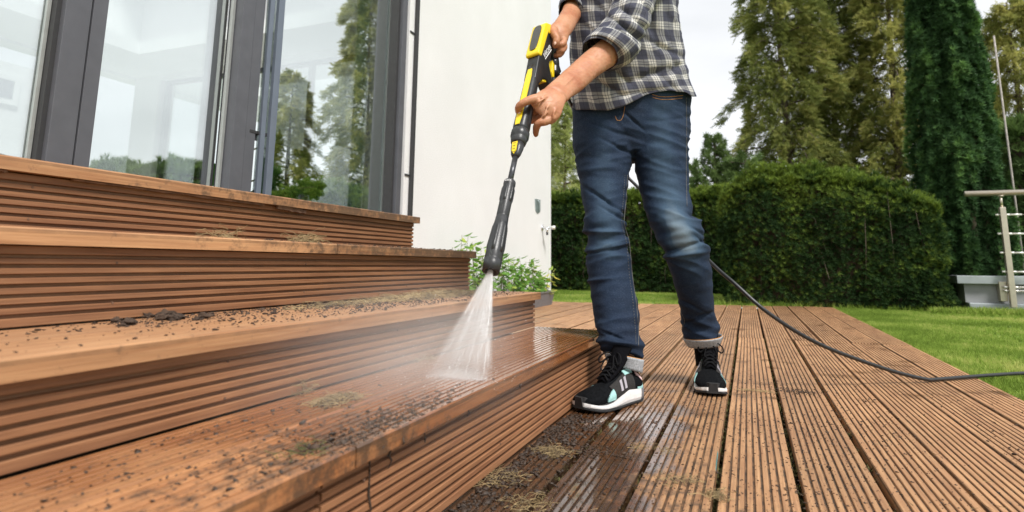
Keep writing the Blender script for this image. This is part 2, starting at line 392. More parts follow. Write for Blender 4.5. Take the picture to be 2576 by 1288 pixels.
deck = empty('deck', (-0.4, 2.5, 0)); tag(deck, 'brown grooved timber deck with long parallel boards', None, None, 'structure')
def dboard(name, x, y0, y1, **k):
    me = board_mesh(name, y1 - y0, m=M['deck'], **k)
    return mkobj(name, me, deck, (x + 0.4, (y0 + y1) / 2 - 2.5, random.uniform(-0.0012, 0.0012)))
PITCH = 0.1535; x = DECK_R - 0.0705; i = 0
while x > -2.35:
    sm = x < -0.95
    near_cut = 2.6 if (i % 4 == 3 and x < -0.3) else None
    J = 4.01 + random.uniform(-0.004, 0.004)
    jit = random.uniform(-0.004, 0.004)
    if x > -0.62:
        dboard('board', x + jit, -2.2, J - 0.002, smooth_top=False)
    elif x > -1.5:
        dboard('board', x + jit, 2.27, J - 0.002, smooth_top=sm, warp=0.002)
    else:
        dboard('board', x + jit, 2.27, J - 0.002, smooth_top=True, warp=0.002)
    e = deck_end(x) + random.uniform(-0.01, 0.01)
    dboard('board', x - jit, J + 0.002, e, smooth_top=sm, slope=0.26 if x > -1.6 else 0.0)
    x -= PITCH; i += 1

# ------------------------------------------------------------------ the steps
YE = 2.25; Y0 = -1.6
steps = empty('wooden_steps', (-1.0, 0.8, 0)); tag(steps, 'wide flight of four reddish brown grooved timber steps up to the glass doors', 'steps')
def sboard(name, xc, z, y0, y1, m, width, rot=None, **k):
    me = board_mesh(name, y1 - y0, width=width, m=m, **k)
    o = mkobj(name, me, steps, (xc + 1.0, (y0 + y1) / 2 - 0.8, z))
    if rot == 'riser': o.rotation_euler = (0, math.radians(90), 0)
    return o
NX = [-0.492, -0.760, -1.043, -1.315, -2.262]; NZ = [0.189, 0.322, 0.480, 0.627]
# treads: two boards each, front one is the nosing
def tread(i, y_joint, m, **kw):
    xf, xb, z = NX[i], NX[i + 1] - (0.020 if i < 3 else 0.0), NZ[i]
    n = 2 if i < 3 else 6; w = (xf - xb) / n
    for k in range(n):
        cuts = [Y0] + ([y_joint] if (k == 0 and y_joint) else []) + [YE + (0.0 if k else 0.004)]
        for a, b in zip(cuts[:-1], cuts[1:]):
            kk = dict(kw)
            if i == 1: kk['smooth_top'] = (b < 1.7)
            sboard('tread_board', xf - w * (k + 0.5), z - random.uniform(0, 0.0008), a + 0.0015, b - 0.0015, m, w - 0.004, **kk)
tread(0, 0.70, M['tread_wet'], depth=0.0050, ridges=9, gfrac=0.32)
tread(1, 1.62, M['tread_dry'], ridges=9, depth=0.004)
tread(2, 1.35, M['tread_dry'], ridges=9)
tread(3, None, M['tread_dry'], ridges=9)
# risers
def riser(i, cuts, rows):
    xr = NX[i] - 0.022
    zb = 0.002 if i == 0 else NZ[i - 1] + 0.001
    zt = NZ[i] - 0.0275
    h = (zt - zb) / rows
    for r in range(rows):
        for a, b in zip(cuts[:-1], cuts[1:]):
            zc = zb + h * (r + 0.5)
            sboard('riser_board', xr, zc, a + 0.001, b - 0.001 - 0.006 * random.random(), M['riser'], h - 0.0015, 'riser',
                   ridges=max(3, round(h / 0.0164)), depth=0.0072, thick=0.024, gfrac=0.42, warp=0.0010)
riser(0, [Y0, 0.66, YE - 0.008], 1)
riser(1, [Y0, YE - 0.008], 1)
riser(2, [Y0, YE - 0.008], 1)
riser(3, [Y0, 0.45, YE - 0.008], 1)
# side cheek boards at the open end and framing inside
for i in range(4):
    xr = NX[i] - 0.048; xb = NX[4] if i == 3 else NX[i + 1] - 0.05
    zb = 0.0 if i == 0 else NZ[i - 1]
    m_ = MB().box(NX[4], xr, YE - 0.04, YE - 0.014, (0.001 if i == 0 else NZ[i - 1] + 0.001), NZ[i] - 0.028).mesh('side_board', M['riser'])
    wobj('side_board', m_, steps)
# rotten battens under the top nosing
def batten(px0, py0, px1, py1, label):
    a, b = onX(px0, py0, -1.331), onX(px1, py1, -1.331)
    k = 10; V = []
    for j in range(k + 1):
        p = a + (b - a) * j / k; hh = 0.0075 * (0.8 + 0.5 * mnoise.noise(Vector((j * 0.7, px0, 0))))
        for dz, dx in ((-hh, 0), (-hh, 0.008), (hh, 0.0095), (hh, 0)): V.append((-1.3315 + dx, p[1], min(p[2] + dz, 0.5985)))
    Fc = []
    for j in range(k):
        for q in range(4): Fc.append((j * 4 + q, j * 4 + (q + 1) % 4, (j + 1) * 4 + (q + 1) % 4, (j + 1) * 4 + q))
    Fc += [(3, 2, 1, 0), tuple(k * 4 + q for q in range(4))]
    o = wobj('batten', np_mesh('batten', np.array(V), Fc, M['old_wood']), steps); o['label'] = label
batten(180, 447, 660, 513, 'long rotten dark batten under the top nosing')
batten(694, 520, 765, 533, 'short split batten under the top nosing')
batten(-60, 420, 14, 426, 'broken pale end of a batten at the left')
# screw heads on the risers
sc = MB()
for ii, xr in enumerate([NX[k] - 0.0215 for k in range(4)]):
    for yy in np.arange(0.25, 2.25, 0.5):
        for zz in (0.25, 0.8):
            zb = 0.01 if ii == 0 else NZ[ii - 1]; zt = NZ[ii] - 0.03
            z_ = zb + (zt - zb) * zz
            sc.tube([(xr - 0.001, yy, z_), (xr + 0.0006, yy, z_)], 0.0022, 8)
o = wobj('screw_heads', sc.mesh('screw_heads', M['old_wood']), steps); o['kind'] = 'stuff'

# ================================================================== HOUSE
WX = -2.25; WY1 = 7.036
house = empty('white_house', (WX, 5.0, 0)); tag(house, 'white rendered house with tall dark framed glazing', 'house')
hw = MB()
OY0, OY1, OZ1 = -2.2, 3.60, 3.05
T = 0.34
hw.box(WX - T, WX, OY1, WY1, -0.06, 5.6)                  # right of the doors (the visible white wall)
hw.box(WX - T, WX, OY0, OY1 - 0.0, OZ1, 5.6)
hw.box(WX - T, WX, OY0, OY1, -0.06, 0.59)
hw.box(WX - T, WX, -6.0, OY0, -0.06, 5.6)
wobj('wall', hw.mesh('wall', M['stucco']), house)
EX0, EX1, EZ0, EZ1 = -9.0, -2.75, 0.75, 3.42              # big window of the end wall
ew = MB()
ew.box(-9.6, EX0, WY1 - 0.3, WY1, -0.06, 5.6); ew.box(EX1, WX - T, WY1 - 0.3, WY1, -0.06, 5.6)
ew.box(EX0, EX1, WY1 - 0.3, WY1, EZ1, 5.6); ew.box(EX0, EX1, WY1 - 0.3, WY1, -0.06, EZ0)
wobj('end_wall', ew.mesh('end_wall', M['stucco']), house)
bw = MB(); bw.box(-9.9, -9.6, -6.0, WY1, -0.06, 1.15).box(-9.9, -9.6, -6.0, WY1, 3.46, 5.6).box(-9.9, -9.6, 2.4, 3.9, 1.15, 3.46); bw.box(-9.6, WX, -6.3, -6.0, -0.06, 5.6)  # open band at window height, added to brighten the room
wobj('rear_wall', bw.mesh('rear_wall', M['plaster']), house)
wobj('room_floor', MB().box(-9.6, WX - T, -6.0, WY1 - 0.3, 0.40, 0.60).mesh('room_floor', M['roomfloor']), house)
wobj('room_ceiling', MB().box(-9.6, WX - T, 5.9, WY1 - 0.3, 3.5, 3.7).box(-9.6, WX - T, -6.0, -1.0, 3.5, 3.7).box(-9.6, -8.4, -1.0, 5.9, 3.5, 3.7).box(-3.5, WX - T, -1.0, 5.9, 3.5, 3.7).mesh('room_ceiling', M['plaster']), house)  # large opening added in the ceiling to let sky light in
wobj('roof', MB().box(-10.0, WX + 0.06, 5.9, WY1 + 0.06, 5.6, 5.85).box(-10.0, WX + 0.06, -6.4, -1.0, 5.6, 5.85).box(-3.5, WX + 0.06, -1.0, 5.9, 5.6, 5.85).mesh('roof', M['concrete']), house)  # roof left open over the ceiling opening, to light the room
# inner partition with the vent grille
wobj('partition_wall', MB().box(-7.2, -7.0, -5.5, 3.83, 0.61, 2.43).mesh('partition_wall', M['plaster']), house)
vent = empty('vent_grille', tuple(np.array([-6.99, 3.2, 2.0]))); tag(vent, 'white louvred vent grille on the wall inside behind the left pane', 'vent')
va, vb = onX(-60, 180, -6.995), onX(40, 268, -6.995)
vy0, vy1, vz0, vz1 = va[1], vb[1] , vb[2], onX(40, 195, -6.995)[2]
wobj('frame', MB().box(-6.995, -6.965, vy0, vy1, vz0, vz0 + .05).box(-6.995, -6.965, vy0, vy1, vz1 - .05, vz1).box(-6.995, -6.965, vy1 - .05, vy1, vz0 + .05, vz1 - .05).mesh('frame', M['plaster']), vent)
for k in range(11):
    zz = vz0 + .065 + (vz1 - vz0 - .12) * k / 10.5
    wobj('slat', MB().box(-6.993, -6.972, vy0 + .01, vy1 - .055, zz, zz + .013).mesh('slat', M['alu_light']), vent)
# end window frame + glass
ewf = MB()
for a in (EX0, -6.0, EX1 - 0.07): ewf.box(a, a + 0.07, WY1 - 0.2, WY1 - 0.12, EZ0, EZ1)
ewf.box(EX0 + .07, EX1 - .07, WY1 - 0.199, WY1 - 0.121, EZ0, EZ0 + 0.06); ewf.box(EX0 + .07, EX1 - .07, WY1 - 0.199, WY1 - 0.121, EZ1 - 0.06, EZ1)
ew_o = wobj('end_window', ewf.mesh('end_window', M['alu']), house)
wobj('pane', MB().box(EX0 + .07, EX1 - .07, WY1 - 0.163, WY1 - 0.157, EZ0 + .06, EZ1 - .06).mesh('pane', M['glass']), ew_o)

# sliding doors (every pane is turned slightly to steer its reflections)
LEAF = 4.6
doors = empty('glass_doors', (WX, 1.5, 0.63)); tag(doors, 'tall anthracite framed sliding glass doors above the top step', 'glass doors')
ZB, ZT = 0.632, 3.04
def vbar(name, y0, y1, x0, x1, m, bev=0.0015, parent=doors, z0=ZB, z1=ZT):
    return wobj(name, MB().box(x0, x1, y0, y1, z0, z1).mesh(name, m, bevel=bev), parent)
f0 = WX - 0.10
def hbar(name, y0, y1, z0, z1, x0=f0, x1=WX - 0.012): return wobj(name, MB().box(x0, x1, y0, y1, z0, z1).mesh(name, M['alu'], bevel=0.0015), doors)
# left mullion (two profiles with a shadow joint)
vbar('mullion', 1.293, 1.381, f0, WX - 0.004, M['alu'])
vbar('mullion', 1.3875, 1.441, f0, WX - 0.004, M['alu'])
vbar('gasket', 1.381, 1.3875, f0, WX - 0.018, M['rubber'], 0)
vbar('gasket', 1.276, 1.293, f0, WX - 0.028, M['rubber'], 0)
vbar('pane_spacer', 1.262, 1.274, WX - 0.07, WX - 0.055, M['spacer'], 0)
# centre post
vbar('post', 2.082, 2.157, f0, WX - 0.004, M['alu'])
vbar('post', 2.163, 2.225, f0, WX - 0.010, M['alu'])
vbar('gasket', 2.157, 2.163, f0, WX - 0.02, M['rubber'], 0)
vbar('gasket', 2.225, 2.240, f0, WX - 0.03, M['rubber'], 0)
vbar('pane_spacer', 2.064, 2.078, WX - 0.07, WX - 0.052, M['spacer'], 0)
vbar('inner_profile', 2.02, 2.062, WX - 0.16, WX - 0.085, M['rubber'], 0)
# right frame
vbar('frame', 3.52, 3.575, f0, WX - 0.004, M['alu'])
vbar('gasket', 3.495, 3.52, f0, WX - 0.03, M['rubber'], 0)
vbar('frame', OY0, OY0 + 0.06, f0, WX - 0.004, M['alu'])
hbar('bottom_rail', OY0 + .06, 1.276, ZB - 0.03, ZB + 0.03); hbar('bottom_rail', 1.441, 2.064, ZB - 0.03, ZB + 0.03); hbar('bottom_rail', 2.24, 3.495, ZB - 0.03, ZB + 0.03)
hbar('top_rail', OY0 + .06, 1.276, ZT - 0.06, ZT + 0.009); hbar('top_rail', 1.441, 2.064, ZT - 0.06, ZT + 0.009); hbar('top_rail', 2.24, 3.495, ZT - 0.06, ZT + 0.009)
pl_ = empty('pane_leaf', (0, 1.276, 0)); pl_.parent = doors; pl_.location = Vector((WX - 0.062, 1.276, 0)) - doors.location; pl_.rotation_euler = (0, 0, math.radians(LEAF))
pm_ = MB().box(-.006, 0, OY0 + .06 - 1.276, 0, ZB + .03, ZT - .06).mesh('pane', M['glass']); mkobj('pane', pm_, pl_)
for a, b in ((1.441, 2.064), (2.24, 3.495)):
    pl_ = empty('pane_leaf', (0, 0, 0)); pl_.parent = doors; pl_.location = Vector((WX - 0.064, (a + b) / 2, 0)) - doors.location; pl_.rotation_euler = (0, 0, math.radians(LEAF))
    h_ = (b - a) / 2; mkobj('pane', MB().box(-.003, .003, -h_, h_, ZB + .03, ZT - .06).mesh('pane', M['glass']), pl_)
# guide rails standing proud of the doors, with clips
def rail(name, y0, y1, x0, x1, m, label, clips):
    e = empty(name, (x0, (y0 + y1) / 2, ZB)); tag(e, label, 'rail', 'vertical guide rails beside the doors')
    wobj('rod', MB().box(x0, x1, y0, y1, ZB, ZT).mesh('rod', m, bevel=0.002), e)
    for z in clips:
        wobj('clip', MB().box(x0 - 0.03, x0, y0 - 0.055, y0 + 0.008, z, z + 0.016).box(x0 - 0.03, x0 - 0.02, y0 - 0.055, y0 - 0.038, z - 0.03, z).mesh('clip', M['rubber'], bevel=0.002), e)
    return e
rail('guide_rail', 2.243, 2.272, WX - 0.008, WX + 0.008, M['alu_light'], 'blue grey guide rail touching the dark centre post', [1.06])
rail('guide_rail', 2.290, 2.331, WX + 0.000, WX + 0.020, M['alu_light'], 'blue grey guide rail standing free right of the centre post', [1.06])
rail('guide_rail', 3.664, 3.698, WX + 0.006, WX + 0.026, M['rubber'], 'thin black guide rail against the white wall edge', [1.045, 2.12])
# curtain / reveal inside the right end
cur = MB()
for k, (a, b) in enumerate(((3.27, 3.33), (3.34, 3.40), (3.41, 3.47))): cur.box(WX - 0.22 - 0.03 * k, WX - 0.20 - 0.03 * k, a, b, 0.62, 3.2)
tag(mkobj('curtain', cur.mesh('curtain', M['curtain'])), 'pale green folded blind at the right end of the glass', 'curtain')

# plate and tap on the wall
pl = empty('wall_plate', (WX, 6.5, 1.1)); tag(pl, 'small pointed galvanised bracket plate on the white wall', 'bracket')
p0, p1, p2 = onX(1345, 500, WX), onX(1358, 503, WX), onX(1351, 537, WX)
V = []; oy = [(p0[1], p0[2]), (p1[1], p1[2]), (p1[1], p2[2] + .03), (p2[1], p2[2]), (p0[1] + .02, p2[2] + .03)]
for dx in (0.001, 0.008): V += [(WX + dx, y, z) for y, z in oy]
wobj('plate', np_mesh('plate', np.array(V), [(4, 3, 2, 1, 0), (5, 6, 7, 8, 9)] + [(i, (i + 1) % 5, 5 + (i + 1) % 5, 5 + i) for i in range(5)], M['plate']), pl)
wobj('hook', MB().tube([(WX + .008, (p0[1] + p1[1]) / 2, p0[2] - .01), (WX + .03, (p0[1] + p1[1]) / 2, p0[2] - .03), (WX + .022, (p0[1] + p1[1]) / 2, p2[2] + .04)], 0.006, 8).mesh('hook', M['plate']), pl)
tp = onX(1363, 573, WX); tap = empty('garden_tap', (WX, tp[1], tp[2])); tag(tap, 'chrome garden tap sticking out near the corner of the white wall', 'tap')
wobj('escutcheon', MB().tube([(WX, tp[1], tp[2]), (WX + .012, tp[1], tp[2])], 0.033, 16).mesh('escutcheon', M['chrome'], True), tap)
wobj('spout', MB().tube(smooth_path([(WX, tp[1], tp[2]), (WX + .05, tp[1], tp[2]), (WX + .115, tp[1], tp[2]), (WX + .118, tp[1], tp[2])]), 0.014, 12).tube([(WX + .062, tp[1], tp[2]), (WX + .066, tp[1], tp[2] - .055)], [0.016, 0.012], 10).mesh('spout', M['chrome'], True), tap)
wobj('handle', MB().tube([(WX + .118, tp[1], tp[2]), (WX + .165, tp[1], tp[2])], [0.021, 0.024], 10).mesh('handle', M['steel_white'], True), tap)
wobj('hose_coupling', MB().tube([(WX + .066, tp[1], tp[2] - .055), (WX + .068, tp[1], tp[2] - .085)], [0.015, 0.013], 10).mesh('hose_coupling', M['rubber'], True), tap)

# monstera behind the glass, shrubs beyond the end window
def leaf_plate(rad, lobes=5):
    pts = []
    n = 44
    for k in range(n):
        a = -math.pi / 2 + 2 * math.pi * k / n
        r = rad * (1 - 0.16 * (1 + math.sin(a * 9)) * (0.4 + 0.6 * abs(math.cos(a)))) * (1.05 + 0.2 * math.sin(a))
        pts.append((r * math.cos(a) * 0.82, r * math.sin(a), 0.05 * rad * math.cos(a * 2)))
    return pts
mon = empty('monstera_plant', (-2.75, 2.9, 0.62)); tag(mon, 'green potted monstera with lobed leaves just inside the glass', 'plant')
wobj('pot', MB().tube([(-2.85, 2.5, 0.61), (-2.85, 2.5, 0.80)], [0.10, 0.13], 18).mesh('pot', M['concrete'], True), mon)
for (px, py, X, r, tilt) in ((690, 455, -2.62, 0.13, 0.3), (660, 470, -2.55, 0.11, -0.3), (720, 490, -2.58, 0.12, 0.5), (760, 440, -3.1, 0.17, 0.1), (700, 380, -3.3, 0.15, -0.4), (548, 450, -2.50, 0.07, 0.6), (560, 430, -2.55, 0.06, 0.2), (790, 470, -3.0, 0.13, 0.4)):
    c = onX(px, py, X); L = leaf_plate(r)
    Rm = Matrix.Rotation(math.radians(90), 3, 'Y') @ Matrix.Rotation(tilt, 3, 'X') @ Matrix.Rotation(math.radians(90) + tilt, 3, 'Z')
    V = [tuple(Vector(c) + Rm @ Vector(p)) for p in L] + [tuple(c)]
    Fc = [(i, (i + 1) % len(L), len(L)) for i in range(len(L))]
    me = np_mesh('leaf', np.array(V), Fc, M['monstera'], attrs={'tint': ('POINT', 'FLOAT', np.full(len(V), random.random()))})
    wobj('leaf', me, mon)
    wobj('stem', MB().tube(smooth_path([tuple(c), ((c[0] - 2.85) / 2, (c[1] + 2.5) / 2, c[2] - 0.1), (-2.85, 2.5, 0.78)], 4), 0.006, 6).mesh('stem', M['stem'], True), mon)

# ================================================================== FOLIAGE
def rot_from(dirs, spin):
    """(n,3) directions -> (n,3,3) with local z along dir"""
    d = dirs / (np.linalg.norm(dirs, axis=1, keepdims=True) + 1e-9)
    ref = np.where(np.abs(d[:, 2:3]) < 0.95, np.array([[0, 0, 1.0]]), np.array([[1.0, 0, 0]]))
    a = np.cross(ref, d); a /= np.linalg.norm(a, axis=1, keepdims=True); b = np.cross(d, a)
    c, s = np.cos(spin)[:, None], np.sin(spin)[:, None]
    a2 = c * a + s * b; b2 = -s * a + c * b
    return np.stack([a2, b2, d], axis=2)
def scatter(name, tv, tf, pos, dirs, scale, tint, m, spin=None):
    n = len(pos); spin = rng.uniform(0, 6.28, n) if spin is None else spin
    Rm = rot_from(dirs, spin)
    V = np.einsum('nij,kj->nki', Rm, tv) * np.asarray(scale)[:, None, None] + pos[:, None, :]
    Fc = (tf[None, :, :] + (np.arange(n) * len(tv))[:, None, None]).reshape(-1, tf.shape[1])
    tn = np.repeat(tint, len(tv))
    return np_mesh(name, V.reshape(-1, 3), Fc, m, attrs={'tint': ('POINT', 'FLOAT', tn)})
def blades(k, spread, w, curl=0.0, seed=1, lmin=0.7):
    """tuft of k narrow triangles rising round +z"""
    r = np.random.default_rng(seed); V, Fc = [], []
    for i in range(k):
        a = 6.283 * i / k + r.uniform(-.3, .3); e = spread * r.uniform(0.3, 1); L = r.uniform(lmin, 1)
        d = np.array([math.cos(a) * math.sin(e), math.sin(a) * math.sin(e), math.cos(e)])
        sd_ = np.array([-math.sin(a), math.cos(a), 0]) * w
        base = np.array([0, 0, r.uniform(0, .25)])
        V += [base - sd_, base + sd_, base + d * L + np.array([0, 0, -curl * L])]; Fc.append((3 * i, 3 * i + 1, 3 * i + 2))
    return np.array(V), np.array(Fc)
def spray(seed=1, k=9, droop=0.5):
    """flat drooping spray, like thuja: side twigs along a stem"""
    r = np.random.default_rng(seed); V, Fc = [], []
    for i in range(k):
        t = i / (k - 1); p = np.array([0, 0, t]); sgn = 1 if i % 2 else -1
        L = 0.55 * (1 - 0.6 * t) * r.uniform(.7, 1.2)
        tip = p + np.array([sgn * L * 0.8, r.uniform(-.12, .12) - droop * L * .5, L * 0.55])
        q = np.array([0, 0.0, 0.10])
        V += [p - q * .6, p + q, tip]; Fc.append((3 * i, 3 * i + 1, 3 * i + 2))
    n = len(V); V += [np.array([-.04, 0, 0]), np.array([.04, 0, 0]), np.array([0, -droop * .2, 1.15])]; Fc.append((n, n + 1, n + 2))
    return np.array(V), np.array(Fc)
T_YEW = blades(13, 1.15, 0.085, 0.05, 3)
T_HEDGE = blades(11, 1.0, 0.075, 0.0, 5)
T_SPR = spray(2)
T_SPRB = blades(9, 1.3, 0.07, 0.25, 9)

def nv(P, s, seed=0.0):
    return np.array([mnoise.noise(Vector((p[0] * s + seed, p[1] * s + seed * 2, p[2] * s - seed))) for p in P])

def hedge_block(name, x0, x1, y0, y1, topf, n, label, m, sc_=(0.055, 0.095), group=None, template=T_HEDGE, sides='ftlr'):
    e = empty(name, ((x0 + x1) / 2, (y0 + y1) / 2, -0.02)); tag(e, label, 'hedge', group)
    h = topf((x0 + x1) / 2)
    wf, wt, ws = (x1 - x0) * h, (x1 - x0) * (y1 - y0), (y1 - y0) * h
    tot = wf + wt + 2 * ws
    P, D = [], []
    for kind, ww in (('f', wf), ('t', wt), ('l', ws), ('r', ws)):
        if kind not in sides: continue
        k = int(n * ww / tot)
        u, v = rng.uniform(0, 1, k), rng.uniform(0, 1, k)
        if kind == 'f':
            xx = x0 + u * (x1 - x0); zz = v * np.array([topf(q) for q in xx]); P.append(np.stack([xx, np.full(k, y0), zz], 1)); D.append(np.tile([0, -1, .45], (k, 1)))
        elif kind == 't':
            xx = x0 + u * (x1 - x0); yy = y0 + v * (y1 - y0); P.append(np.stack([xx, yy, np.array([topf(q) for q in xx])], 1)); D.append(np.tile([0, -.15, 1.0], (k, 1)))
        elif kind == 'l':
            yy = y0 + u * (y1 - y0); P.append(np.stack([np.full(k, x0), yy, v * topf(x0)], 1)); D.append(np.tile([-1, 0, .45], (k, 1)))
        else:
            yy = y0 + u * (y1 - y0); P.append(np.stack([np.full(k, x1), yy, v * topf(x1)], 1)); D.append(np.tile([1, 0, .45], (k, 1)))
    P = np.concatenate(P); D = np.concatenate(D).astype(float)
    # lumpy surface: large and small swellings, corners rounded
    nb = nv(P, 2.2, 3.0) * 0.10 + nv(P, 7.0, 8.0) * 0.055
    rnd = rng.uniform(-0.09, 0.03, len(P))
    P = P + D * (nb + rnd)[:, None]
    P[:, 2] += (rng.uniform(0, 1, len(P)) ** 4 * 0.13 + rng.uniform(0, .03, len(P))) * (D[:, 2] > .9)
    D = D + rng.normal(0, 0.45, D.shape)
    hh = np.array([topf(q) for q in P[:, 0]])
    # tint gets paler towards the top of the hedge
    tint = np.clip(0.25 + 0.5 * rng.uniform(0, 1, len(P)) ** 2 + nv(P, 3.0, 5) * 0.35 + 0.45 * np.clip((P[:, 2] / hh - 0.72) / 0.28, 0, 1), 0, 1)
    up = P[:, 2] / hh > 0.93
    D[up] = D[up] * 0.35 + np.array([0, 0, 1.2])
    P = np.maximum(P, [-99, -99, -0.01])
    sc_v = rng.uniform(sc_[0], sc_[1], len(P)); sc_v[up] *= 1.5
    o = wobj('foliage', scatter('foliage', *template, P, D, sc_v, tint, m), e); o['kind'] = 'stuff'
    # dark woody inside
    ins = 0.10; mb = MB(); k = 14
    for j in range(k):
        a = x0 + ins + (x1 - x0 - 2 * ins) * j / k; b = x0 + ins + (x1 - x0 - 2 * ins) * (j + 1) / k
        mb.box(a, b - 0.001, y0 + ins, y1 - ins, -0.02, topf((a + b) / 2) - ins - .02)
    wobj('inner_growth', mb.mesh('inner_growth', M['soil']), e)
    tw = MB()
    for j in range(int(3 * (x1 - x0))):
        xx = random.uniform(x0 + .05, x1 - .05); zz = random.uniform(0.2, h * .7)
        tw.tube([(xx, y0 + .06, 0 if j % 2 else zz), (xx + random.uniform(-.05, .05), y0 - 0.02, zz * .6 + .1), (xx + random.uniform(-.1, .1), y0 - .02, zz + .25)], [0.004, 0.003, 0.001], 4)
    wobj('branch', tw.mesh('branch', M['bark'], True), e)['kind'] = 'stuff'
    return e
def near_top(x): return float(np.interp(x, [-0.35, -0.1, 0.4, 0.8, 1.3, 1.9, 2.3], [1.20, 1.34, 1.45, 1.46, 1.36, 1.08, 0.9])) + 0.03 * mnoise.noise(Vector((x * 3, 0, 0)))
hedge_block('clipped_hedge', -0.24, 1.92, 7.42, 9.0, near_top, 34000, 'dense dark green clipped hedge block behind the far end of the deck', M['hedge'], (0.034, 0.062))
def far_top(x): return 1.60 + 0.05 * mnoise.noise(Vector((x * 2, 4, 0)))
hedge_block('clipped_hedge', -5.6, -0.15, 10.15, 11.4, far_top, 30000, 'taller farther hedge seen beside the white wall and between the legs', M['hedge'], (0.05, 0.085), sides='ftr')
def right_top(x): return 1.5 + 0.4 * mnoise.noise(Vector((x * 1.3, 7, 0)))
hedge_block('background_shrub', 3.4, 7.0, 9.6, 11.0, lambda x: 2.25 + 0.15 * mnoise.noise(Vector((x * 1.3, 7, 0))), 7000, 'dark shrub mass at the right behind the railing', M['spruce'], (0.08, 0.14), sides='ftl')['category'] = 'shrub'

def column_yew(name, cx, cy, rf, H, n, label):
    e = empty(name, (cx, cy, -0.02)); tag(e, label, 'tree')
    z = rng.uniform(0, 1, n) ** 0.9 * H; a = rng.uniform(0, 6.283, n)
    front = rng.uniform(0, 1, n) < 0.75
    a = np.where(front, rng.uniform(math.pi * 0.95, math.pi * 2.05, n), a)
    r = np.array([rf(q) for q in z])
    P0 = np.stack([np.cos(a), np.sin(a), z], 1)
    lump = nv(P0 * np.array([1.4, 1.4, 1.0]), 1.7, 2) * 0.24 + nv(P0 * np.array([1.9, 1.9, 1.1]), 4.2, 7) * 0.20
    rr = r * (1 + lump * 1.1) - np.abs(rng.normal(0, 0.035, n))
    P = np.stack([cx + np.cos(a) * rr, cy + np.sin(a) * rr, z], 1)
    D = np.stack([np.cos(a), np.sin(a), np.full(n, 0.75)], 1) + rng.normal(0, 0.35, (n, 3))
    tint = np.clip(0.20 + 0.36 * rng.uniform(0, 1, n) ** 1.5 + lump * 2.1, 0, 1)
    o = wobj('crown', scatter('crown', *T_YEW, P, D, rng.uniform(0.036, 0.080, n), tint, M['yew']), e); o['kind'] = 'stuff'
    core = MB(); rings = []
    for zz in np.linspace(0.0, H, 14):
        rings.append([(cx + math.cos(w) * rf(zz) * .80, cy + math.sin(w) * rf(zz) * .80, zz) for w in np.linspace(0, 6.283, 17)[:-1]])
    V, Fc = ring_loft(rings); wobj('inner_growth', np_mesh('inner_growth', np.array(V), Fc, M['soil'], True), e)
    tr = MB()
    for q in range(5):
        w = random.uniform(math.pi * 1.1, math.pi * 1.9); 
        tr.tube([(cx + math.cos(w) * .1 * q, cy + math.sin(w) * .1 * q, -.02), (cx + math.cos(w) * rf(.8) * .86, cy + math.sin(w) * rf(.8) * .86, 0.8), (cx + math.cos(w + .1) * rf(1.8) * .86, cy + math.sin(w + .1) * rf(1.8) * .86, 1.9)], [0.05, 0.03, 0.012], 6)
    wobj('trunk', tr.mesh('trunk', M['bark'], True), e)['kind'] = 'stuff'
    return e
column_yew('columnar_yew', 2.34, 8.35, lambda z: float(np.interp(z, [0, .3, 1.2, 2.4, 3.4, 4.6, 5.4], [.34, .43, .42, .37, .33, .26, .04])), 5.4, 27000,
           'tall dark green columnar yew standing behind the grey plinth')

